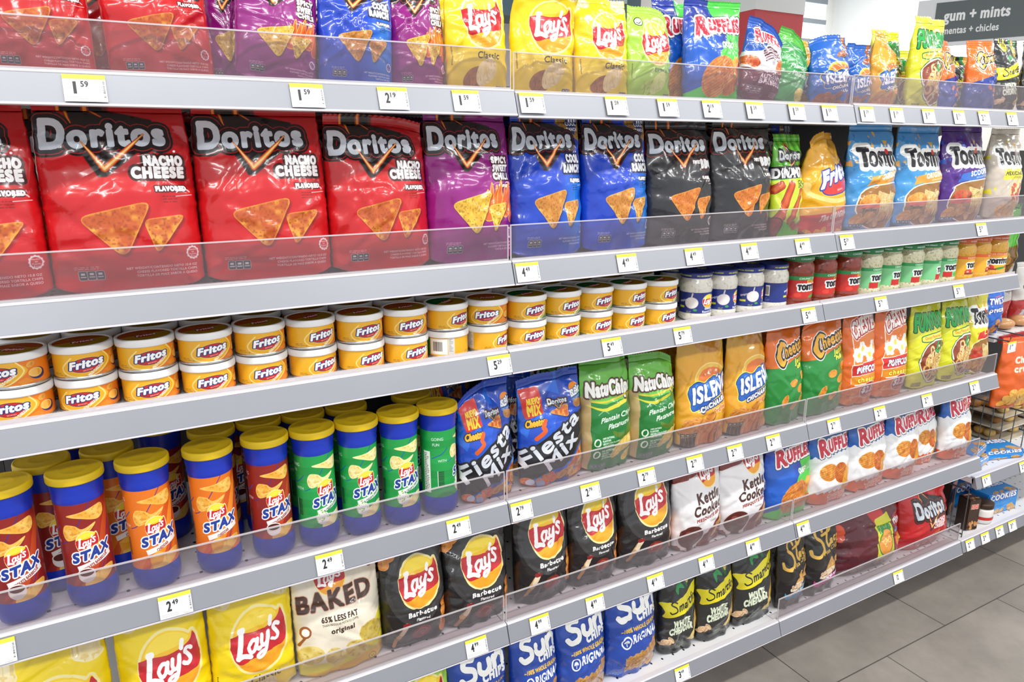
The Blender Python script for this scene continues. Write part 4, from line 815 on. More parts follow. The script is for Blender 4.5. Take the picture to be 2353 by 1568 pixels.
def jar_wrap(kind):
    base = {'ranch': '20307e', 'salsa': 'c42820', 'dip': '7cc88c', 'queso': 'eeac28'}[kind]
    A = Art(640, .2, base); H = A.h
    if kind == 'ranch':
        A.ell(37, H*.5, 5, H*.26, 'e9e2e0', edge=[(.4, 'c8b8c4')]); A.stroke([(37, H*.22), (37.6, H*.05)], 1.2, 'd8d0cc'); lays(A, 52, H*.42, 6.2, .08)
        A.text('Smooth', 52, H*.82, 1.9, 'f2f2f6', align='c', bold=.12, fit=8); A.text('Ranch Dip', 52, H*.965, 1.9, 'f2f2f6', align='c', bold=.12, fit=12)
        A.text('ENJOY', 27, H*.5, 1.6, 'f2f2f6', rot=.3, bold=.1); A.rect(26, H*.66, 31, H*.76, 'd8dc3c'); A.ell(40, H*.84, 1.6, 1.2, '3c9c50'); A.lines(33, H*.9, 6, 2, 'c8d048', h=.5, gap=1); A.lines(62, H*.55, 4, 5, 'a8b0d8', h=.4, gap=1)
        A.rect(0, 0, 6, H, 'eeeae0'); A.rect(6, 0, 16, H, '20307e'); A.rect(8, H*.12, 13.5, H*.66, 'f2f0ec'); barcode(A, 8.8, H*.18, 4, H*.42, 4); A.lines(8, H*.74, 6, 4, 'a8b0d8', h=.4, gap=1)
        return A
    def word(x, y, w):
        h = w*.2
        for k in (0, 1):
            A.text('TOSTITOS', x, y, h, '15151c', bold=h*.13, fit=w, edge=[(h*.28, 'f8f8f4')] if k == 0 else None, rise=.02)
        A.ell(x+w*.585, y-h*1.25, h*.2, h*.2, 'd03028'); A.poly([(x+w*.55, y-h*1.8), (x+w*.62, y-h*1.8), (x+w*.585, y-h*1.4)], 'e8b040')
    if kind == 'salsa':
        A.rect(0, 0, 100, H*.17, '1f8a44'); A.text('CHUNKY SALSA', 50, H*.14, 1.7, 'd8f0d8', align='c', bold=.12); A.rect(47, H*.17, 56, H*.28, 'e8d028'); A.text('MEDIUM', 51.5, H*.26, 1.3, '8a2418', align='c', bold=.1)
        A.ell(62, H*.86, 6, H*.12, 'e9e6e0'); A.ell(55, H*.9, 6, H*.08, '4c9c3c', -.2); A.ell(40, H*.86, 3, H*.1, 'd84030')
    elif kind == 'dip':
        A.rect(0, 0, 100, H*.16, '2c9a54'); A.text('CREAMY SPINACH', 50, H*.13, 1.5, 'e0f4e0', align='c', bold=.1); A.rect(38, H*.72, 47, H, 'c4241e'); A.ell(54, H*.86, 6, H*.12, '54b444'); A.ell(58, H*.82, 4, H*.1, '7cd05c')
    else:
        A.rect(0, 0, 100, H*.16, 'e8641c'); A.text('SALSA CON QUESO', 50, H*.13, 1.5, 'f6e0c8', align='c', bold=.1); A.ell(42, H*.84, 4, H*.13, 'd03024'); A.ell(41, H*.84, 1.4, H*.05, 'f0b0a0'); A.ell(52, H*.88, 6, H*.07, '3c8c34', -.2); A.ell(60, H*.8, 3.4, H*.1, 'd8481c')
        A.rect(38, H*.9, 48, H*.99, '8a3020')
    word(40, H*.62, 22)
    A.rect(70, 0, 101, H, base if kind != 'dip' else 'd8d2b0')
    return A
def jar_lid(kind):
    base = {'ranch': '1c2a86', 'salsa': '1a8a42', 'dip': '168a40', 'queso': 'e2621e'}[kind]
    A = Art(300, .12, base)
    for x in (20, 50, 80): A.text({'ranch': 'NO ARTIFICIAL FLAVORS', 'salsa': 'CHUNKY SALSA', 'dip': 'MADE WITH REAL SPINACH', 'queso': 'CON QUESO'}[kind], x, A.h*.68, 3.4, 'e8e8f0' if kind != 'ranch' else 'd8dc50', align='c', bold=.2, fit=24)
    return A
def tag_art(price, small=False):
    A = Art(190, .74, 'f6f6f3'); H = A.h
    A.rect(0, 0, 100, H*.17, 'f0e03a')
    if '.' in price:
        d, c = price.split('.')
        A.text(d, 24, H*.70, 32, '1c1c20', bold=1.4, fit=12 if d != '1' else 5); A.text(c, 41, H*.45, 15, '1c1c20', bold=.7, fit=17)
    else: A.text(price, 30, H*.70, 32, '1c1c20', bold=1.4, fit=14)
    A.lines(4, H*.25, 10, 2, '8a8a90', h=1.6, gap=3); A.lines(5, H*.82, 66, 2, '707078', h=1.8, gap=5.5, seed=int(price[0])); barcode(A, 92, H*.22, 5, H*.62, int(price[-1]), True, '303034'); A.lines(70, H*.93, 22, 1, '707078', h=2)
    return A
def sign_art():
    A = Art(640, .28, '61696b'); H = A.h
    A.text('gum + mints', 6, H*.47, 7.4, 'f2f4f4', bold=.35, fit=41); A.text('mentas + chicles', 6.5, H*.80, 4.9, 'eef0f0', bold=.16, fit=35)
    return A
def pack(base, words, seed=1, asp=1.3, px=200, food=('d9a84a', 'ecca80', 'b07c28'), band=None, n=10):
    A = Art(px, asp, base); H = A.h
    if band: A.band([(0, H*.62), (50, H*.58), (100, H*.55)], band)
    y = H*.3
    for t, s, c, e in words:
        A.text(t, 50, y, s, c, align='c', bold=s*.08, fit=min(86, len(t)*s*.75), edge=[(s*.12, e)] if e else None); y += s*1.4
    if n: lumps(A, 10, H*.72, 90, H*.95, n, 12, seed, food)
    return A
# ---------------------------------------------------------------- printed materials
def print_mat(name, art, rough=.3, coat=.3, spec=.5, bump=.0, bscale=30, film=False, ext='EXTEND'):
    m = mat(name, (1, 1, 1), rough, 0, spec, coat); nt = m.node_tree; n = nt.nodes; b = n['Principled BSDF']
    im = n.new('ShaderNodeTexImage'); im.image = art.image(name+'_print'); im.extension = ext; im.interpolation = 'Linear'
    uv = n.new('ShaderNodeUVMap'); uv.uv_map = 'UVMap'; nt.links.new(uv.outputs[0], im.inputs[0]); nt.links.new(im.outputs['Color'], b.inputs['Base Color'])
    if film:
        tc = n.new('ShaderNodeTexCoord'); oi = n.new('ShaderNodeObjectInfo'); ad = n.new('ShaderNodeVectorMath'); ad.operation = 'ADD'
        ml = n.new('ShaderNodeMath'); ml.operation = 'MULTIPLY'; ml.inputs[1].default_value = 40; nt.links.new(oi.outputs['Random'], ml.inputs[0])
        nt.links.new(tc.outputs['Object'], ad.inputs[0]); nt.links.new(ml.outputs[0], ad.inputs[1])
        nz = n.new('ShaderNodeTexNoise'); nz.inputs['Scale'].default_value = 17; nz.inputs['Detail'].default_value = 2; nz.inputs['Distortion'].default_value = .8; nt.links.new(ad.outputs[0], nz.inputs['Vector'])
        vo = n.new('ShaderNodeTexVoronoi'); vo.feature = 'DISTANCE_TO_EDGE'; vo.inputs['Scale'].default_value = 16; nt.links.new(ad.outputs[0], vo.inputs['Vector'])
        sm = n.new('ShaderNodeMath'); sm.operation = 'MINIMUM'; sm.inputs[1].default_value = .12; nt.links.new(vo.outputs['Distance'], sm.inputs[0])
        m2 = n.new('ShaderNodeMath'); m2.operation = 'MULTIPLY_ADD'; m2.inputs[1].default_value = 1.1; nt.links.new(sm.outputs[0], m2.inputs[0]); nt.links.new(nz.outputs['Fac'], m2.inputs[2])
        bp = n.new('ShaderNodeBump'); bp.inputs['Strength'].default_value = .35; bp.inputs['Distance'].default_value = .008; nt.links.new(m2.outputs[0], bp.inputs['Height']); nt.links.new(bp.outputs[0], b.inputs['Normal'])
        if n.get('Principled BSDF'): nt.links.new(bp.outputs[0], b.inputs['Coat Normal'])
    return m
_PM = {}
ARTS = {}
def art_mat(key):
    if key not in _PM: _PM[key] = print_mat(key, ARTS[key](), .24, .55, .5, film=True)
    return _PM[key]
# ---------------------------------------------------------------- filled film bags
def bag_geo(w, h, d, seed, nu=38, nv=50, crump=1., bend=0., skew=0., droop=0., tw=0., wave=.004, belly=.24, fold=0., up=0.):
    g = np.random.default_rng(seed)
    u = np.linspace(-1, 1, nu+1); u = np.sign(u)*(1-(1-np.abs(u))**1.25); v = np.linspace(0, 1, nv+1); U, V = np.meshgrid(u, v)
    sm = lambda t: np.clip(t, 0, 1)**2*(3-2*np.clip(t, 0, 1))
    prof = np.minimum(.5+.5*sm(V/belly), np.clip((1-V)/.46, 0, 1)**.72)
    lens = np.clip(1-np.abs(U)**2.5, 0, 1)**.62
    P = {}
    edge = 1-.05*(1-prof)**2*(V > .5)-.02*np.clip(1-V/.1, 0, 1)**2+(noise(nv+1, 2, 2, seed+5)[:, :1]-.5)*.018*crump
    X = U*w/2*edge; Z = h*V-.012*np.clip(1-V/.06, 0, 1)**2*(-np.abs(U)**6)
    ph = g.uniform(0, 6.3); top = wave*(np.sin(U*3.2+ph)+.5*np.sin(U*7+ph*2))*V**8
    for side in (0, 1):
        D = np.zeros_like(U)
        for k in range(4): D += g.uniform(.0006, .0019)*np.sin(g.uniform(4, 15)*U+g.uniform(0, 6))*np.exp(-((1-V)/g.uniform(.08, .24)))
        for k in range(4): D += g.uniform(.0008, .0022)*np.sin(g.uniform(5, 12)*U+g.uniform(0, 6))*np.exp(-V/g.uniform(.06, .16))
        for s in (-1, 1):
            for k in range(3): D += g.uniform(.001, .0028)*np.clip(s*U, 0, 1)**3*np.sin(g.uniform(12, 42)*V+g.uniform(0, 6)+g.uniform(-4, 4)*U)
        for k in range(13):
            u0, v0, a, L = g.uniform(-.9, .9), g.uniform(.08, .98), g.uniform(-1.3, 1.3)+(math.pi/2 if g.random() < .35 else 0), g.uniform(.12, .4)
            t = (U-u0)*w/2/h*math.cos(a)+(V-v0)*math.sin(a); s = -(U-u0)*w/2/h*math.sin(a)+(V-v0)*math.cos(a); q = g.uniform(.012, .03)
            D += g.uniform(.0012, .0038)*(np.exp(-((s-q*.9)/q)**2)-np.exp(-(s/q)**2))*np.exp(-(t/L)**4)
        D += (noise(nv+1, nu+1, 3, seed+11+side)-.5)*.0075+(noise(nv+1, nu+1, 7, seed+21+side)-.5)*.003
        T = d/2*lens*prof+crump*D*np.clip(lens*2.2, 0, 1)*np.clip(prof*2.4, 0, 1)
        T = np.maximum(T, .0006*np.clip((1-V)*40, 0, 1))
        Y = (-T if side == 0 else T)+top
        P[side] = [X.copy(), Y, Z.copy()]
    for s in (0, 1):
        x, y, z = P[s]
        y += bend*V**3*h; z -= abs(bend)*.35*V**4*h; x += skew*V**2*h; z -= abs(droop)*h*np.clip(U*np.sign(droop), 0, 1)**2*V**6
        if fold: y -= fold*h*np.clip((V-.72)/.28, 0, 1)**1.5; z -= abs(fold)*.5*h*np.clip((V-.72)/.28, 0, 1)**2
        if tw:
            a = tw*V**2; P[s][0], P[s][1] = x*np.cos(a)-y*np.sin(a), x*np.sin(a)+y*np.cos(a)
    n = nu+1; F_ = np.stack(P[0], -1).reshape(-1, 3); B_ = np.stack(P[1], -1).reshape(-1, 3)
    idxb = np.arange(len(F_)).reshape(nv+1, n)+len(F_); idf = np.arange(len(F_)).reshape(nv+1, n)
    idxb[:, 0] = idf[:, 0]; idxb[:, -1] = idf[:, -1]; idxb[-1] = idf[-1]
    Vs = np.concatenate([F_, B_]); F = []
    uf = np.stack([(U+1)/2*.995+.0025, V*.99+.005-up], -1).reshape(-1, 2); ub = np.stack([np.where(U < 0, .012, .988), V*.99+.005-up], -1).reshape(-1, 2)
    uvs = np.concatenate([uf, ub])
    for j in range(nv):
        for i in range(nu):
            F.append((idf[j, i], idf[j, i+1], idf[j+1, i+1], idf[j+1, i]))
            q = (idxb[j, i+1], idxb[j, i], idxb[j+1, i], idxb[j+1, i+1])
            if len(set(q)) == 4: F.append(q)
            else:
                q2 = []; [q2.append(k) for k in q if k not in q2]
                if len(q2) > 2: F.append(tuple(q2))
    for i in range(nu):
        q = []; [q.append(k) for k in (idxb[0, i], idxb[0, i+1], idf[0, i+1], idf[0, i]) if k not in q]
        if len(q) > 2: F.append(tuple(q))
    used = np.zeros(len(Vs), bool); used[[k for f in F for k in f]] = True; mp = np.cumsum(used)-1
    F = [tuple(int(mp[k]) for k in f) for f in F]
    return Vs[used], F, uvs[used], F_[-n:]
def seal_geo(row, h=.016, seed=0):
    """crimped strip standing on the bag's top row, with pinked edge"""
    n = len(row); g = np.random.default_rng(seed); V = []; UV = []; m = 5; lean = g.uniform(-.35, .25)
    for s in (-1, 1):
        for j in range(m):
            t = j/(m-1)
            for i, p in enumerate(row):
                zig = .0016*(i % 2) if j == m-1 else 0
                V.append((p[0], p[1]+s*.0006+lean*h*t*t+.0006*((j % 2)-.5), p[2]-.001+h*t-zig)); UV.append((i/(n-1)*.99+.005, .992))
    F = []
    for s in range(2):
        for j in range(m-1):
            for i in range(n-1):
                a = s*m*n+j*n+i; q = (a, a+1, a+n+1, a+n); F.append(q if s == 0 else q[::-1])
    for i in range(n-1): a = (m-1)*n+i; b = a+m*n; F.append((a, a+1, b+1, b))
    for e in (0, n-1):
        for j in range(m-1): a = j*n+e; b = a+m*n; F.append((a, a+n, b+n, b) if e == 0 else (a, b, b+n, a+n))
    return V, F, UV
def make_bag(name, key, x, y, z, w, h, d, label, group, seed, lean=.07, yaw=0, roll=0, seal=True, cat='chip bag', sealmat=None, clear=None, **k):
    Vs, F, UV, row = bag_geo(w, h, d, seed, **k); m = art_mat(key); rot = Matrix.Rotation(yaw, 3, 'Z') @ Matrix.Rotation(roll, 3, 'Y') @ Matrix.Rotation(-lean, 3, 'X')
    Wv = Vs @ np.array(rot).T; z = z-Wv[:, 2].min()+.0006          # rests on its shelf
    lowest = (Wv[:, 1]+y)[Wv[:, 2]-Wv[:, 2].min() < .085].min()
    if clear is not None and lowest < clear: y += clear-lowest     # and stays behind the guard
    o = link(name, mesh(name, Vs, F, m, uv=UV, smooth=True)); o.location = (x, y, z); o.rotation_euler = (-lean, roll, yaw)
    if seal:
        a, b, c = seal_geo(row, .013 if h < .2 else .017, seed); link('top_seal', mesh('top_seal', a, b, sealmat or m, uv=c), o)
    return tag(o, label, cat, group)
# ---------------------------------------------------------------- dip cans, canisters, jars
M_lidw = mat('lid_white', lin('ececec'), .35); M_blue = mat('canister_blue', lin('1b35b0'), .33, bump=.06, bscale=30); M_yellow = mat('lid_yellow', lin('e0bd14'), .42, bump=.08, bscale=45)
def dip_can(jal):
    t = empty('dip_can', (0, 0, 0)); lb = print_mat('can_label_'+('green' if jal else 'orange'), fritos_wrap(jal), .35, .2, ext='REPEAT'); ld = print_mat('can_lid_'+('green' if jal else 'orange'), fritos_lid(jal), .9, 0, .05)
    V, F, _ = lathe([(.0395, 0), (.0418, .0012), (.0420, .0034), (.0408, .005), (.0405, .006)], 44); link('tin_base', mesh('tin_base', V, F, M_metal, smooth=True), t)
    V, F, UV = lathe([(.0412, .0052), (.0412, .0420)], 44, us=.74, cap=False); link('label', mesh('label', V, F, lb, uv=UV, smooth=True), t)
    V, F, _ = lathe([(.0412, .0405), (.0432, .0408), (.0436, .0425), (.0436, .0505), (.0430, .0522), (.0415, .0526), (.0392, .0524), (.0388, .0508)], 44, cap=False); lid = link('lid', mesh('lid', V, F, M_lidw, smooth=True), t)
    n = 44; P = [(.0392*math.cos(2*math.pi*i/n), .0392*math.sin(2*math.pi*i/n), .0510) for i in range(n)]; link('lid_print', mesh('lid_print', P, [tuple(range(n))], ld, uv=[(.5+p[0]/.08, .5+p[1]/.08) for p in P]), lid)
    return t
def canister(kind):
    t = empty('chip_canister', (0, 0, 0)); wr = print_mat('sleeve_'+kind, stax_wrap(kind), .38, .15, ext='REPEAT')
    V, F, _ = lathe([(.022, 0), (.030, .0015), (.0345, .006), (.0372, .015), (.0378, .028), (.0370, .040), (.0358, .046), (.0352, .060), (.0352, .165), (.0356, .182), (.0362, .186), (.0374, .192), (.0368, .197), (.0378, .205), (.0388, .216), (.0390, .222)], 48); link('body', mesh('body', V, F, M_blue, smooth=True), t)
    V, F, UV = lathe([(.0366, .0405), (.0362, .046), (.0358, .06), (.0357, .10), (.0357, .14), (.0358, .165), (.0362, .185)], 48, us=1.12, cap=False); link('sleeve', mesh('sleeve', V, F, wr, uv=UV, smooth=True), t)
    V, F, _ = lathe([(.0394, .2180), (.0408, .2185), (.0412, .2200), (.0412, .2285), (.0404, .2308), (.0385, .2316), (.0372, .2306), (.035, .2302), (.020, .2302), (.018, .2308), (.016, .2302), (.0005, .2302)], 48); link('lid', mesh('lid', V, F, M_yellow, smooth=True), t)
    return t
JARC = {'ranch': ('e4e0d4', 'c4c0b2'), 'salsa': ('8a3420', '5c2014'), 'dip': ('d8d2b0', 'a09c78'), 'queso': ('e0aa3c', 'cc9428')}
def jar(kind):
    t = empty('dip_jar', (0, 0, 0)); c = JARC[kind]; fill = mat('jar_fill_'+kind, lin(c[0]), .18, coat=.6, var=.0); nt = fill.node_tree; b = nt.nodes['Principled BSDF']
    tc = nt.nodes.new('ShaderNodeTexCoord'); nz = nt.nodes.new('ShaderNodeTexNoise'); nz.inputs['Scale'].default_value = 170 if kind != 'salsa' else 110; nz.inputs['Detail'].default_value = 2; rp = nt.nodes.new('ShaderNodeValToRGB')
    rp.color_ramp.elements[0].position = .32; rp.color_ramp.elements[0].color = lin(c[1])+(1,); rp.color_ramp.elements[1].position = .46; rp.color_ramp.elements[1].color = lin(c[0])+(1,)
    nt.links.new(tc.outputs['Object'], nz.inputs[0]); nt.links.new(nz.outputs['Fac'], rp.inputs[0]); nt.links.new(rp.outputs[0], b.inputs['Base Color'])
    k = 1 if kind != 'ranch' else .93; H = 1 if kind != 'ranch' else .88
    pr = [(.033, 0), (.038, .002), (.0408, .007), (.0412, .016), (.0402, .019), (.0402, .078), (.0412, .082), (.0412, .094), (.0396, .103), (.0365, .109), (.0355, .114), (.0355, .118)]
    V, F, _ = lathe([(r*k, z*H) for r, z in pr], 44); link('glass_body', mesh('glass_body', V, F, fill, smooth=True), t)
    V, F, UV = lathe([(.0405*k, .021*H), (.0405*k, .0765*H)], 44, us=.8, cap=False)
    if kind != 'ranch':  # label covers the front only
        keep = [i for i in range(len(F)) if .17 < (UV[i*4][0]-.5)/.8+.5 < .83]; UV = [q for i in keep for q in UV[i*4:i*4+4]]; F = [F[i] for i in keep]
    link('label', mesh('label', V, F, print_mat('jar_label_'+kind, jar_wrap(kind), .35, .2), uv=UV, smooth=True), t)
    V, F, UV = lathe([(.0372*k, .1135*H), (.0384*k, .1140*H), (.0388*k, .1165*H), (.0388*k, .1260*H), (.0380*k, .1284*H), (.034*k, .1290*H), (.033*k, .1280*H), (.0005, .1280*H)], 44, v0=.1145*H, v1=.1275*H); link('lid', mesh('lid', V, F, print_mat('jar_lid_'+kind, jar_lid(kind), .35, .3), uv=UV, smooth=True), t)
    return t
# ---------------------------------------------------------------- price tags
def tag_mesh(w=.050, h=.037):
    n = 6; V = []; UV = []
    for i in range(n+1):
        for t in (0, 1):
            a = i/n; V.append((-w/2+w*a, -.0012-.0006*math.sin(math.pi*a)-.0004*t, -h*t)); UV.append((a, 1-t))
    F = [(2*i+1, 2*i+3, 2*i+2, 2*i) for i in range(n)]; b = len(V)
    V += [(x, y+.0008, z) for x, y, z in V]; UV += UV; F += [tuple(reversed([k+b for k in f])) for f in F[:]]
    for i in range(n): F += [(2*i, 2*i+2, 2*i+2+b, 2*i+b), (2*i+3, 2*i+1, 2*i+1+b, 2*i+3+b)]
    F += [(1, 0, b, b+1), (2*n, 2*n+1, 2*n+1+b, 2*n+b)]
    return V, F, UV
_TM = {}
def price_tag(x, y, z, price, label, lean=True):
    if price not in _TM:
        V, F, UV = tag_mesh(); _TM[price] = mesh('price_tag', V, F, print_mat('tag_'+price.replace('.', '_'), tag_art(price), .45, .1), uv=UV)
    o = link('price_tag', _TM[price], None, (x, y, z)); o.rotation_euler = (-math.atan2(FO, FH) if lean else 0, 0, 0)
    return tag(o, label, 'price tag', 'shelf price tags')
# ---------------------------------------------------------------- what stands on the shelves
NA = [('NACHO', 6.4), ('CHEESE', 7.2), ('FLAVORED', 3.2)]; GOLD = ('d0a428', 'ecd050', '94601a'); BRN = ('c07c2c', 'e0b054', '8a5018')
ARTS.update({
 'nacho_red': lambda: doritos('c0141a', NA, px=520), 'chili_purple': lambda: doritos('8c1679', [('SPICY', 5.4), ('SWEET', 5.4), ('CHILI', 5.4), ('FLAVORED', 2.4)], extra='fire', cols=GOLD),
 'ranch_blue': lambda: doritos('1540b8', [('COOL', 7), ('RANCH', 7), ('FLAVORED', 3)], extra='ranch', cols=BRN, glow='7a2030'),
 'barbecue_black': lambda: doritos('29292d', [('SWEET & TANGY', 3.4), ('BBQ', 9), ('FLAVORED', 3)], cols=('c8701c', 'e8a040', '984410'), glow='b03018', shine='f0f2f4'),
 'classic_yellow': lays_classic, 'lime_green': lambda: lays_classic('a8d84a', word='Limon', wc='5c9c3c', lime=True), 'barbecue_charcoal': lays_dark, 'baked_cream': baked, 'kettle_white': kettle,
 'queso_blue_green': lambda: ruffles('queso'), 'cheddar_white': lambda: ruffles('ched'), 'bbq_blue_maroon': lambda: ruffles('bbq'),
 'corn_blue': lambda: tostitos('3f94d4', 'ORIGINAL', 'blue'), 'scoop_purple': lambda: tostitos('4c1c82', 'SCOOPS!', 'purple'), 'round_beige': lambda: tostitos('cbc0b0', '', 'mex'), 'lime_yellow': lambda: tostitos('dcd42c', 'Lime', 'yel'),
 'corn_gold': fritos_bag, 'stick_green': dinamita, 'mix_blue': fiesta, 'plantain_green': natuchips, 'plantain_small': natu_green, 'rind_yellow': lambda: isleno('y'), 'rind_blue': lambda: isleno('b'),
 'puff_green': lambda: cheetos('j'), 'puff_navy': lambda: cheetos('p'), 'puffcorn_orange': puffcorn, 'onion_yellow': funyuns, 'grain_blue': sunchips, 'popcorn_black': smartfood,
 'pita_cyan': lambda: stacys('3c9cc8'), 'pita_pink': lambda: stacys('cc2c94'), 'multi_maroon': lambda: multipack('m'), 'multi_red': lambda: multipack('d'),
 'crunch_orange': lambda: pack('e0601a', [('Cheese', 12, 'f6e4d0', None), ('crunch', 12, 'f6e4d0', None)], 3, 1.35, food=('e8a83c', 'f4c868', 'c88024'), n=14),
 'pretzel_blue': lambda: pack('1c64c8', [('MINI', 9, 'e85a60', None), ('TWISTS', 16, 'f4f4fa', '2c3c9c'), ('pretzel', 13, 'f4f4fa', '2c3c9c')], 4, 1.45, food=('b8743c', 'd09a5c', '8a4c20')),
 'herb_green': lambda: pack('4ca42c', [('garden', 12, 'f0f4c0', None)], 5, 1.4, food=('a86c2c', 'd8a848', '5c7c1c'), band='6c4a1c'),
 'granola_white': lambda: pack('d4d2ce', [('Thin', 12, '5c7c5c', None), ('Crisps', 12, '5c5c5c', None)], 6, 1.5, food=('a8a8a8', 'c8c8c8', '5c5c5c'), band='b02c2c', n=4),
 'cookie_blue': lambda: pack('1c8ad8', [('COOKIES', 16, 'f4f6fa', '1c4ca8')], 7, .62, food=('c89858', 'e0bc84', '8a5c2c'), n=5),
})
KIND = {'nacho_red': 'red tortilla chip bag with black triangle emblem', 'chili_purple': 'purple tortilla chip bag with flaming chips', 'ranch_blue': 'blue tortilla chip bag with black triangle emblem', 'barbecue_black': 'black tortilla chip bag with orange triangle outline',
 'classic_yellow': 'bright yellow potato chip bag with red ribbon logo', 'lime_green': 'lime green potato chip bag', 'barbecue_charcoal': 'charcoal barbecue potato chip bag with yellow ball logo', 'baked_cream': 'cream baked potato chip bag', 'kettle_white': 'white and brown kettle chip bag',
 'queso_blue_green': 'blue and green ridged chip bag', 'cheddar_white': 'white and blue ridged cheddar chip bag', 'bbq_blue_maroon': 'blue and maroon ridged barbecue chip bag', 'corn_blue': 'light blue tortilla chip bag with orange banner', 'scoop_purple': 'purple scoop chip bag with blue banner',
 'round_beige': 'beige tortilla round bag with yellow banner', 'lime_yellow': 'yellow tortilla chip bag with red banner', 'corn_gold': 'twisted gold and red corn chip bag', 'stick_green': 'narrow green rolled chip bag', 'mix_blue': 'blue snack mix bag with red corner patch', 'plantain_green': 'green plantain chip bag with tan side',
 'plantain_small': 'small green plantain chip bag', 'rind_yellow': 'gold pork rind bag with blue logo', 'rind_blue': 'small blue pork rind bag', 'puff_green': 'orange and green cheese puff bag', 'puff_navy': 'orange and navy cheese puff bag', 'puffcorn_orange': 'orange puffed corn bag with red banner',
 'onion_yellow': 'yellow onion ring snack bag with green lettering', 'grain_blue': 'royal blue whole grain chip bag', 'popcorn_black': 'black popcorn bag with yellow band', 'pita_cyan': 'black pita chip bag with cyan ribbon', 'pita_pink': 'black pita chip bag with pink ribbon', 'multi_maroon': 'wide maroon multipack of snack bags', 'multi_red': 'wide red multipack with yellow ten badge'}
# row, artwork, x, width, height, depth, set-back, options
B = []
def bag(r, key, x, w, h, d=.075, back=.022, **k): B.append((r, key, x, w, h, d, back, k))
def t1(x): return .97-.07*max(0, x-.2)
for key, x, w, h, k in (('nacho_red', -.705, .128, .172, {}), ('nacho_red', -.556, .138, .178, dict(roll=-.03)), ('chili_purple', -.455, .075, .165, dict(back=.075)), ('chili_purple', -.398, .128, .168, dict(roll=.1, yaw=.05)), ('ranch_blue', -.271, .136, .176, dict(roll=.06)),
  ('chili_purple', -.157, .118, .182, dict(back=.03)), ('classic_yellow', -.050, .140, .186, {}), ('classic_yellow', .085, .140, .184, dict(fold=.1, bend=-.1)), ('classic_yellow', .220, .138, .172, dict(wave=.006)), ('lime_green', .335, .120, .165, dict(droop=.14)), ('queso_blue_green', .452, .125, .196, dict(back=.075, wave=.007)),
  ('queso_blue_green', .505, .150, .192, dict(tw=-.1)), ('bbq_blue_maroon', .640, .120, .160, dict(droop=.22, roll=.16)), ('plantain_small', .752, .110, .150, dict(back=.04, droop=.3, roll=.2)), ('rind_blue', .800, .10, .160, dict(back=.115, wave=.008)), ('rind_blue', .880, .132, .150, dict(wave=.008, droop=-.1)), ('rind_blue', .995, .105, .138, dict(back=.03)),
  ('rind_yellow', 1.09, .125, .172, dict(back=.03, droop=.16, tw=.3)), ('onion_yellow', 1.172, .115, .190, dict(back=.08)), ('onion_yellow', 1.245, .130, .215, dict(wave=.006, bend=-.05)), ('puff_navy', 1.385, .135, .172, dict(back=.05, tw=.4)), ('puff_navy', 1.505, .150, .178, dict(wave=.008)), ('popcorn_black', 1.66, .145, .195, dict(back=.04)), ('popcorn_black', 1.775, .145, .190, {})):
    k = dict(k); bk = k.pop('back', .018); bag(0, key, x, w, h, .055, bk, **k)
for key, x, w, h, k in (('nacho_red', -.835, .200, .264, {}), ('nacho_red', -.632, .213, .265, {}), ('nacho_red', -.425, .213, .264, {}), ('nacho_red', -.231, .194, .252, dict(droop=.05)), ('chili_purple', -.052, .186, .262, {}), ('ranch_blue', .117, .175, .262, {}), ('ranch_blue', .286, .172, .262, {}), ('barbecue_black', .463, .182, .252, dict(wave=.006)),
  ('barbecue_black', .650, .190, .258, {}), ('stick_green', .792, .098, .228, dict(d=.06)), ('corn_gold', .932, .172, .236, dict(tw=.35, droop=-.12, wave=.01)), ('corn_blue', 1.125, .188, .256, {}), ('corn_blue', 1.325, .190, .252, {}), ('scoop_purple', 1.535, .205, .258, {}), ('round_beige', 1.69, .15, .240, dict(back=.12)), ('round_beige', 1.752, .165, .252, dict(back=.022)),
  ('ranch_blue', .735, .17, .255, dict(back=.16)), ('ranch_blue', .905, .17, .255, dict(back=.16))):
    k = dict(k); bk = k.pop('back', .022); dd = k.pop('d', .085); bag(1, key, x, w, h, dd, bk, **k)
for key, x, w, h, k in (('mix_blue', -.018, .132, .240, dict(droop=-.14, yaw=.12)), ('mix_blue', .070, .115, .228, dict(back=.10, yaw=-.5)), ('mix_blue', .142, .168, .236, dict(wave=.006, droop=-.05)), ('plantain_green', .292, .142, .250, dict(wave=.008)), ('plantain_green', .428, .138, .240, dict(droop=.08)), ('rind_yellow', .583, .158, .268, dict(wave=.006, up=.10)), ('rind_yellow', .738, .155, .268, dict(tw=.15, up=.10)),
  ('puff_green', .878, .140, .256, {}), ('puff_green', 1.030, .175, .262, dict(droop=-.08)), ('puffcorn_orange', 1.185, .150, .260, {}), ('puffcorn_orange', 1.330, .160, .262, {}), ('onion_yellow', 1.505, .170, .258, {}), ('onion_yellow', 1.660, .165, .256, {}), ('lime_yellow', 1.792, .138, .264, dict(back=.03)),
  ('mix_blue', -.030, .14, .262, dict(back=.19, yaw=.2)), ('mix_blue', .13, .14, .262, dict(back=.2)), ('plantain_green', .21, .15, .268, dict(back=.12)), ('plantain_green', .375, .15, .268, dict(back=.13)), ('rind_yellow', .56, .16, .268, dict(back=.14)), ('puff_green', .985, .16, .270, dict(back=.14))):
    k = dict(k); bk = k.pop('back', .022); bag(3, key, x, w, h, .07, bk, **k)
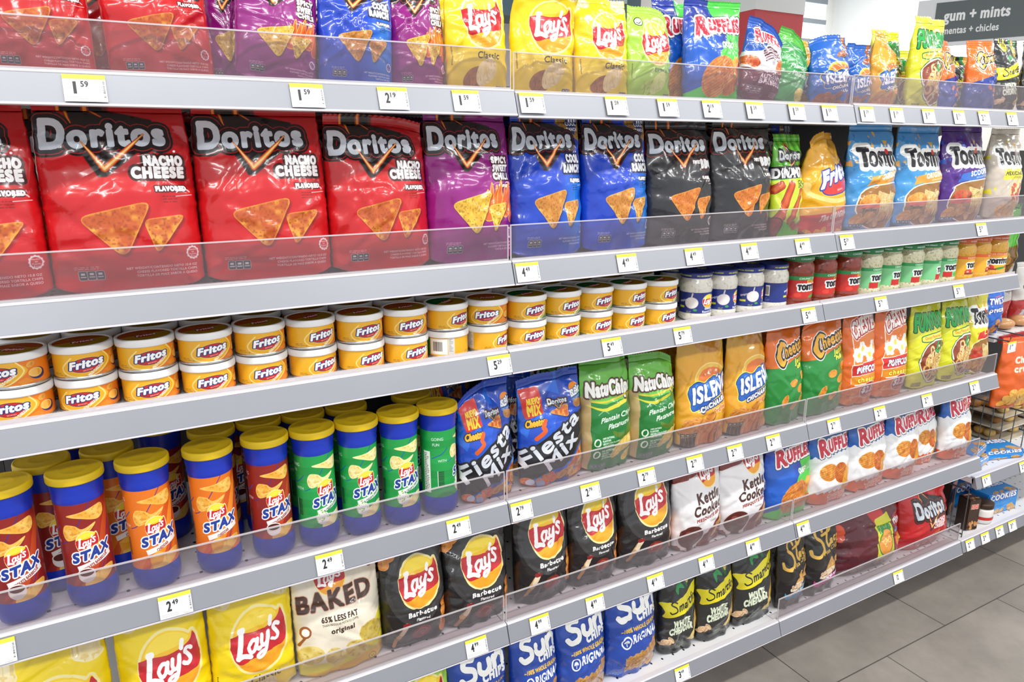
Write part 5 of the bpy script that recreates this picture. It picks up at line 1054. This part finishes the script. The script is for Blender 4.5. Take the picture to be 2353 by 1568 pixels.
for key, x, w, h, k in (('classic_yellow', -.838, .172, .240, dict(up=-.2)), ('classic_yellow', -.668, .164, .244, dict(up=-.10)), ('classic_yellow', -.519, .168, .244, dict(skew=.03, up=-.12)), ('baked_cream', -.352, .182, .224, {}), ('baked_cream', -.262, .12, .228, dict(back=.10)), ('barbecue_charcoal', -.193, .150, .230, dict(roll=.008)), ('barbecue_charcoal', -.044, .165, .232, {}), ('barbecue_charcoal', .126, .156, .230, dict(up=.09)), ('barbecue_charcoal', .270, .150, .230, dict(up=.09)),
  ('barbecue_charcoal', .430, .168, .230, dict(up=.09)), ('kettle_white', .603, .170, .226, dict(up=.04)), ('kettle_white', .768, .172, .226, dict(up=.04)), ('queso_blue_green', .945, .180, .232, {}), ('cheddar_white', 1.120, .172, .230, {}), ('cheddar_white', 1.296, .176, .232, {}), ('cheddar_white', 1.470, .176, .234, {}), ('cheddar_white', 1.622, .15, .224, dict(back=.05)), ('cheddar_white', 1.765, .178, .238, {})):
    k = dict(k); bk = k.pop('back', .022); bag(4, key, x, w, h, .075, bk, **k)
for key, x, w, h, k in (('lime_green', -.175, .14, .235, {}), ('grain_blue', -.036, .160, .244, {}), ('grain_blue', .114, .148, .240, {}), ('grain_blue', .252, .170, .246, {}), ('grain_blue', .412, .176, .256, {}), ('popcorn_black', .578, .152, .250, dict(back=.03)), ('popcorn_black', .708, .158, .254, {}), ('popcorn_black', .856, .170, .262, {}),
  ('pita_cyan', 1.014, .128, .236, dict(d=.06)), ('pita_pink', 1.150, .160, .240, {}), ('multi_maroon', 1.405, .325, .230, dict(d=.12, crump=1.5)), ('multi_red', 1.702, .262, .222, dict(d=.12, crump=1.2))):
    k = dict(k); bk = k.pop('back', .022); dd = k.pop('d', .075); bag(5, key, x, w, h, dd, bk, **k)
for x in (-.78, -.63): bag(0, 'nacho_red', x, .13, .165, .05, .11)
for x in (-.30, -.18): bag(0, 'ranch_blue', x, .12, .165, .05, .11)
for x in (-.02, .16): bag(0, 'classic_yellow', x, .13, .180, .05, .11)
for key, x in (('rind_yellow', .92), ('rind_blue', 1.05), ('onion_yellow', 1.32), ('puff_navy', 1.455), ('popcorn_black', 1.60)): bag(0, key, x, .125, .155, .05, .135)
for x in (-.72, -.52, -.33): bag(1, 'nacho_red', x, .18, .258, .07, .17)
for x in (-.13, .095, .25, .40): bag(1, 'ranch_blue' if x > 0 else 'chili_purple', x, .15, .258, .07, .17)
for x in (.56,): bag(1, 'barbecue_black', x, .17, .25, .07, .16)
# neighbours in a row share the space between them
for r in range(6):
    fr = sorted([b for b in B if b[0] == r and b[6] < .06 and abs(b[7].get('yaw', 0)) < .3], key=lambda b: b[2]); ws = {id(b): b[3] for b in fr}
    for a, b in zip(fr[:-1], fr[1:]):
        gap = b[2]-a[2]; s = (a[3]+b[3])/2*1.0
        if s > gap:
            for q in (a, b): ws[id(q)] = min(ws[id(q)], q[3]*gap/s)
    B = [(b[:3]+(max(ws[id(b)], b[3]*.82),)+b[4:]) if id(b) in ws else b for b in B]
same = {}
for b in B: same.setdefault((b[0], b[1], b[6] > .09), []).append(b)
for i, (r, key, x, w, h, d, back, k) in enumerate(B):
    fam = sorted(same[(r, key, back > .09)], key=lambda q: q[2]); lab = KIND[key]; k = dict(k); k.pop('sh', 0)
    if back > .09: lab = KIND[key].split(' with ')[0]+f', {ORD[[f[2] for f in fam].index(x)+1]} in the shaded back row of the {SHELF[r]} shelf'
    elif len(fam) > 1: lab += f', {ORD[[f[2] for f in fam].index(x)+1]} from left on the {SHELF[r]} shelf'
    else: lab += f' on the {SHELF[r]} shelf'
    make_bag('chip_bag' if 'multi' not in key else 'multipack_bag', key, x, YR[r]+back+d/2, ZR[r]-.003, w, h, d, lab, KIND[key].split(' with ')[0]+'s' if len(fam) > 1 else None, 100+i, clear=YR[r]+.0165, **({'lean': .07, **k}))
# ---- dip cans: stacks of two in front, more behind
proto = {0: dip_can(0), 1: dip_can(1)}; fresh = {0: True, 1: True}
def can(jal, x, y, z, rz, label):
    o = proto[jal] if fresh[jal] else dup(proto[jal]); fresh[jal] = False
    o.location = (x, y, z); o.rotation_euler = (0, 0, rz); tag(o, label, 'dip can', 'cheese dip cans on the third shelf')
CX = [-.803+.0876*i for i in range(15)]
LOW = [(0, -.35), (0, -.30), (0, -.02), (0, 0), (0, .05), (0, .38), (0, .25), (0, .22), (1, 1.75), (1, .62), (1, 0), (1, .02), (1, .1), (1, .12), (1, .12)]
UPP = [(0, -.55), (0, .06), (0, .06), (0, .12), (0, .1), (0, .28), (0, .1), (0, -.04), (1, .42), (0, -.5), (1, .06), (1, .12), (1, .1), (1, .24), (1, .2)]
for i, x in enumerate(CX):
    st = f'{ORD[i+1]} stack from the left'
    for lv, (jal, rz) in ((0, LOW[i]), (1, UPP[i])):
        kd = 'green-striped' if jal else 'orange-striped'
        can(jal, x, .062+.004*math.sin(i*1.7), ZR[2]-.0026+lv*.0530, rz, f'yellow {kd} dip can with white lid, {"upper" if lv else "lower"} of the {st}')
    for lv in (0, 1):
        jal = int(i > 8); can(jal, x+.012, .158, ZR[2]-.0026+lv*.0530, .5*math.sin(i*3.1), f'yellow dip can standing in shade, {"upper" if lv else "lower"}, behind the {st}')
# ---- jars
JX = [('ranch', [.535, .618, .702, .790], 2), ('salsa', [.880, .972, 1.064], 3), ('dip', [1.156, 1.246, 1.338, 1.427, 1.513], 3), ('queso', [1.600, 1.686, 1.772], 3)]
JN = {'ranch': 'ranch dip jar with blue lid', 'salsa': 'red salsa jar with green lid', 'dip': 'creamy spinach dip jar with green lid', 'queso': 'orange-lidded cheese dip jar'}
JR = {'ranch': [.05, .45, .62, 1.9], 'salsa': [.05, .35, .25], 'dip': [.3, .45, .3, .75, .1], 'queso': [.35, .8, -.5]}
for kind, xs, rows in JX:
    p = jar(kind); first = True
    for q in range(rows):
        for i, x in enumerate(xs):
            o = p if first else dup(p); first = False
            o.location = (x+.010*q, .056+.085*q+.003*math.sin(i*2+q), ZR[2]-.002); o.rotation_euler = (0, 0, JR[kind][i] if q == 0 else .8*math.sin(i*5+q))
            tag(o, f'{JN[kind]}, {ORD[i+1]} from left in the {("front", "second", "third")[q]} row', 'dip jar', f'{kind if kind != "dip" else "spinach"} dip jars')
# ---- chip canisters
cp = {k: canister(k) for k in ('bbq', 'ched', 'green')}; cf = dict(bbq=True, ched=True, green=True)
CN = {'bbq': 'brown-red', 'ched': 'orange', 'green': 'green'}
FR = [('bbq', -.850, .063, .22), ('bbq', -.753, .063, .12), ('ched', -.657, .064, .20), ('ched', -.556, .063, .02), ('bbq', -.461, .066, .12), ('green', -.3775, .064, .30), ('green', -.2945, .063, .1), ('green', -.2115, .063, .05), ('green', -.1285, .064, 1.25)]
BK = [('bbq', -.802, .137), ('ched', -.708, .143), ('bbq', -.540, .150), ('bbq', -.456, .155), ('green', -.3735, .152), ('green', -.2885, .150), ('green', -.150, .152), ('bbq', -.625, .225), ('bbq', -.755, .228), ('bbq', -.50, .240), ('bbq', -.415, .242)]
def cani(kind, x, y, rz, label):
    o = cp[kind] if cf[kind] else dup(cp[kind]); cf[kind] = False
    o.location = (x, y, ZR[3]-.0028); o.rotation_euler = (0, 0, rz); tag(o, label, 'chip canister', 'stacked-chip canisters on the fourth shelf')
for i, (k, x, y, rz) in enumerate(FR): cani(k, x, y, rz, f'{CN[k]} chip canister with yellow lid, {ORD[i+1]} from the left in front row')
for i, (k, x, y) in enumerate(sorted(BK, key=lambda q: q[1])): cani(k, x, y, .4, f'{CN[k]} chip canister with yellow lid, {ORD[i+1]} from the left in the back rows')
# ---- price tags
for r, L in TAGS.items():
    for i, (x, p) in enumerate(L): price_tag(x, YR[r]-.0022, ZR[r]-.0012, p, f'white {p} price tag with yellow band, {ORD[i+1]} from the left on the {SHELF[r]} rail')
# ---------------------------------------------------------------- the cookie fixture past the end of the shelving
def shelfA(name, x0, x1, y, z, deep, label, rail=True, base=False):
    t = empty(name, ((x0+x1)/2, y, z)); h = (x1-x0)/2
    MB().box(-h, .004, -.022, h, deep, -.003).build('deck', M_deck, t)
    if rail:
        rl = MB(); rl.extr([(.004, 0), (.0, .0015), (-FO, -FH), (-FO+.003, -FH-.0035), (.0045, -FH+.002), (.010, -.006)], -h, h, 0)
        rl.extr([(.014, .0002), (.014, .0042), (.0015, .0042), (-.0012, .0012), (-.0006, .0)], -h, h, 1); rl.build('price_rail', [M_rail, M_lip], t)
    if base: MB().box(-h, .150, -z, h, .165, -.024).build('kick_plate', M_kick, t)
    return tag(t, label, 'shelf', 'cookie fixture shelves')
XF0, XF1 = 1.832, 3.05
shelfA('cookie_base_shelf', XF0, XF1, YR[5], ZR[5], .425, 'white base shelf of the cookie fixture past the chips', base=True)
shelfA('cookie_shelf', XF0+.02, XF1, .03, .400, .43, 'white shelf with grey rail holding trays and blue cookie packs')
shelfA('bread_shelf', XF0+.2, XF1, .13, .862, .33, 'narrow shelf of wrapped breads above the orange bag', rail=False)
tag(MB().box(XF0+.02, DB, 0, XF1, DB+.02, 1.5).build('fixture_back_panel', M_dark), 'dark back panel of the cookie fixture', 'panel')
for i, (x, p) in enumerate(((1.877, '2.99'), (1.971, '3.49'), (2.065, '2.49'), (2.150, '3.29'))): price_tag(x, YR[5]-.0022, ZR[5]-.0012, p, f'white price tag, {ORD[i+1]} from left on the rail under the brown cookie boxes')
for i, (x, p) in enumerate(((1.912, '1.79'), (2.150, '2.29'))): price_tag(x, .0278, .3988, p, ('white price tag on the rail under the blue cookie packs', 'white price tag on the cookie shelf rail at the photo edge')[i])
def film(name, key, x, y, z, w, h, d, label, seed, cat='snack bag', **k): return make_bag(name, key, x, y, z, w, h, d, label, None, seed, cat=cat, nu=26, nv=34, **k)
film('hanging_snack_bag', 'crunch_orange', 2.125, .09, .600, .22, .250, .07, 'orange cheese crunch bag hanging beyond the shelf end', 901, lean=-.05, yaw=-.15)
film('hanging_snack_bag', 'pretzel_blue', 2.035, .165, .868, .12, .180, .06, 'blue pretzel bag hanging behind the yellow tortilla bag', 902, lean=0)
film('hanging_snack_bag', 'herb_green', 2.06, .17, 1.085, .15, .22, .06, 'green snack bag hanging beyond the orange-lidded jars', 903, lean=0)
film('hanging_snack_bag', 'herb_green', 2.22, .12, 1.04, .15, .22, .06, 'green snack bag at the photo edge beside the jars', 906, lean=0)
film('crisp_pouch', 'granola_white', 2.24, .25, .862, .13, .21, .06, 'white crisp pouch standing behind the blue pretzel bag', 904, lean=0)
film('crisp_pouch', 'granola_white', 2.40, .25, .862, .13, .21, .06, 'white crisp pouch at the photo edge above the breads', 905, lean=0)
hook = MB(); hook.tube([(1.97, .459, .870), (1.97, .055, .870), (1.97, .05, .887)], .0025); hk = hook.build('peg_hook', M_chrome); tag(hk, 'chrome peg hook carrying a tag above the orange bag', 'hook')
hk2 = MB().tube([(2.12, .459, .866), (2.12, .075, .866), (2.12, .07, .880)], .0025).build('peg_hook', M_chrome); tag(hk2, 'chrome peg hook through the top of the orange bag', 'hook')
price_tag(1.97, .045, .872, '1.99', 'white price tag hanging from a hook over the orange bag', False)
# breads and trays
M_bread = mat('crust', lin('c08a54'), .5, coat=.5, var=.2, bscale=20); M_food = [mat('tray_food_%d' % i, lin(c), .5, var=.35, bscale=40) for i, c in enumerate(('c8943c', 'a8702c', 'd8b468'))]; M_tray = mat('tray_clear', lin('c4bca8'), .2, coat=.5); M_red = mat('red_strip', lin('b02428'), .5)
def blob(x, y, z, rx, ry, rz, n=14, m=9):
    V = []; F = []
    for j in range(m+1):
        a = math.pi*j/m
        for i in range(n):
            b = 2*math.pi*i/n; V.append((x+rx*math.sin(a)*math.cos(b), y+ry*math.sin(a)*math.sin(b), z-rz*math.cos(a)))
    for j in range(m):
        for i in range(n): F.append((j*n+i, j*n+(i+1) % n, (j+1)*n+(i+1) % n, (j+1)*n+i))
    return V, F
for i, x in enumerate((2.19, 2.30)):
    V, F = blob(0, 0, .020, .045, .035, .02); tag(link('wrapped_bread', mesh('wrapped_bread', V, F, M_bread, smooth=True), None, (x, .19, .860)), ('wrapped brown bread roll, left one on the narrow shelf', 'wrapped brown bread roll, right one on the narrow shelf')[i], 'bread', 'wrapped breads')
tag(MB().box(2.05, .118, .838, 3.05, .129, .862).build('shelf_edge_strip', M_red), 'red strip along the front of the bread shelf', 'strip')
M_steelw = mat('rack_wire', lin('6c7478'), .35, .8)
def rack(x, label, deep=.36):
    t = MB(); t.tube([(x, .06, .45), (x, .05, .46), (x, .05, .545), (x, .06, .555), (x, .40, .555)], .003)
    for k in range(9): t.tube([(x, .08+.038*k, .40), (x, .08+.038*k, .555)], .0018)
    t.tube([(x, .05, .402), (x, .40, .402)], .003); t.tube([(x, .05, .402), (x, .05, .46)], .003)
    return tag(t.build('wire_divider', M_steelw), label, 'wire divider', 'wire dividers')
rack(2.238, 'bent wire divider standing on the cookie shelf beside blue packs'); rack(2.475, 'second wire divider farther along the cookie shelf')
g = random.Random(5)
for i, (x, z) in enumerate(((2.355, .4), (2.355, .452), (2.355, .504), (2.60, .4), (2.60, .452))):
    t = empty('food_tray', (x, .26, z-.0025)); MB().box(-.10, -.10, 0, .10, .10, .006).build('tray', M_tray, t)
    for k in range(10):
        V, F = blob(g.uniform(-.075, .075), g.uniform(-.075, .075), .024, .024, .022, .018, 10, 6); link('snack', mesh('snack', V, F, M_food[k % 3], smooth=True), t)
    MB().box(-.095, -.095, .044, .095, .095, .046).build('film_cover', M_clear, t)
    tag(t, f'clear tray of golden snacks, {("bottom", "middle", "top", "bottom", "upper")[i]} of the {"near" if i < 3 else "far"} pile on the cookie shelf', 'food tray', 'trays of golden snacks')
# cookie packages
def box_pack(name, key, x, y, z, sx, sy, sz, rz, label, base, side=None):
    m = art_mat(key) if key else None; V = []; bev = .004
    bmn = bmesh.new(); bmesh.ops.create_cube(bmn, size=1); bmesh.ops.scale(bmn, vec=(sx, sy, sz), verts=bmn.verts); bmesh.ops.bevel(bmn, geom=bmn.edges[:], offset=bev, segments=2, affect='EDGES')
    me = bpy.data.meshes.new(name); uvl = bmn.loops.layers.uv.new('UVMap')
    for f in bmn.faces:
        fr = f.normal.y < -.7 or f.normal.z > .7; f.material_index = 0 if fr else 1
        for l in f.loops: c = l.vert.co; l[uvl].uv = (c.x/sx+.5, (c.z/sz+.5) if f.normal.y < -.7 else (c.y/sy+.5))
    bmn.to_mesh(me); bmn.free(); me.materials.append(m or base); me.materials.append(base)
    o = link(name, me, None, (x, y, z+sz/2)); o.rotation_euler = (0, 0, rz); return tag(o, label, 'cookie pack')
ARTS['wafer_brown'] = lambda: pack('3a2416', [('FUDGE', 14, 'e04438', 'f0e0d0')], 8, 1.2, food=('c8843c', 'e0b074', '8a4c20'), n=6)
M_cb = mat('pack_blue', lin('1a7ed0'), .35, coat=.3); M_br = mat('pack_brown', lin('33221a'), .4, coat=.3); M_db = mat('pack_navy', lin('16209a'), .4)
for i, (x, y, z, rz) in enumerate(((1.943, .12, .4002, .15), (2.130, .12, .4002, -.3), (1.95, .13, .4362, .25))): box_pack('cookie_pack', 'cookie_blue', x, y, z-.0025, .17, .10, .035, rz, ('blue cookie pack lying askew, nearest the shelf end', 'blue cookie pack lying turned beside the wire divider', 'blue cookie pack lying on top of the other two')[i], M_cb)
for i, (x, y, z, rz) in enumerate(((2.19, .12, .1603, -.1), (2.15, .225, .1603, -.1), (2.34, .26, .1603, .1))): box_pack('cookie_pack', 'cookie_blue', x, y, z-.0025, .17, .075, .085, rz, ('blue cookie pack upright at the front of the base shelf', 'blue cookie pack upright in the second row of the base shelf', 'blue cookie pack upright at the back of the base shelf')[i], M_cb)
box_pack('cookie_box', 'wafer_brown', 1.955, .085, .158, .055, .05, .125, -.25, 'tall brown cookie box leaning at the end of the base shelf', M_br)
box_pack('cookie_box', 'wafer_brown', 2.00, .200, .158, .07, .06, .16, .2, 'brown cookie box standing behind the spread jar', M_br)
box_pack('cookie_box', None, 2.35, .385, .158, .30, .08, .19, 0, 'dark blue box at the back of the base shelf', M_db)
box_pack('cookie_box', None, 2.045, .375, .158, .26, .07, .19, 0, 'dark blue box behind the brown cookie boxes', M_db)
t = empty('spread_jar', (2.055, .086, .158)); V, F, _ = lathe([(.026, 0), (.033, .003), (.036, .012), (.036, .05), (.033, .06)], 28); link('jar_body', mesh('jar_body', V, F, mat('spread_label', lin('e6e2dc'), .3, coat=.4), smooth=True), t)
V, F, _ = lathe([(.0365, .018), (.0365, .03)], 28, cap=False); link('label_band', mesh('label_band', V, F, mat('spread_red', lin('c02c28'), .4), smooth=True), t)
V, F, _ = lathe([(.033, .06), (.035, .061), (.035, .078), (.033, .08)], 28); link('jar_lid', mesh('jar_lid', V, F, mat('spread_lid', lin('3a2414'), .4), smooth=True), t); tag(t, 'small spread jar with brown lid beside blue packs', 'jar')
rk = MB()
for k in range(8): rk.tube([(1.87, .05+.045*k, .158), (1.87, .05+.045*k, .34)], .0018)
rk.tube([(1.87, .05, .34), (1.87, .40, .34)], .003); rk.tube([(1.87, .05, .17), (1.87, .40, .17)], .003); tag(rk.build('wire_divider', M_steelw), 'wire divider at the shelf end beside the red multipack', 'wire divider', 'wire dividers')
# ---------------------------------------------------------------- hanging sign and dark duct over the top shelf
sg = empty('aisle_sign', (4.42, 2.03, 2.345), 0); sg.rotation_euler = (0, 0, R(-63))
MB().box(-.11, 0, -.150, 1.0, .02, .150).build('sign_frame', mat('sign_frame_white', lin('e4e7ea'), .5), sg)
A_ = sign_art(); V = [(0, -.003, -.126), (.9, -.003, -.126), (.9, -.003, .126), (0, -.003, .126), (0, 0, -.126), (.9, 0, -.126), (.9, 0, .126), (0, 0, .126)]
link('sign_face', mesh('sign_face', V, [(0, 1, 2, 3), (0, 4, 5, 1), (1, 5, 6, 2), (2, 6, 7, 3), (3, 7, 4, 0)], print_mat('sign_print', A_, .5, 0), uv=[(0, 0), (1, 0), (1, 1), (0, 1)]*2), sg)
MB().box(.05, .005, .150, .06, .015, .95).box(.85, .005, .150, .86, .015, .95).build('sign_hanger', M_chrome, sg)
tag(sg, 'grey gum and mints aisle sign above the top shelf', 'sign')
d = MB(); d.box(2.2, 5.2, 2.76, 4.4, 5.6, 4.4, 0); d.box(3.75, 5.17, 2.97, 4.2, 5.2, 3.4, 1); d.box(3.2, 5.18, 2.9, 3.25, 5.2, 3.9, 1)
tag(d.build('ceiling_unit', [mat('unit_slate', lin('46606c'), .5), mat('unit_pale', lin('b4c4cc'), .5)]), 'dark slate blue unit under the ceiling far behind', 'ceiling unit')
for i, (x, z, y) in enumerate(((2.06, 1.310, .16), (2.22, 1.265, .11))): tag(MB().tube([(x, .459, z), (x, y-.02, z), (x, y-.025, z+.015)], .0025).build('peg_hook', M_chrome), ('chrome peg hook carrying the green bag beyond the jars', 'chrome peg hook carrying the green bag at the photo edge')[i], 'hook')
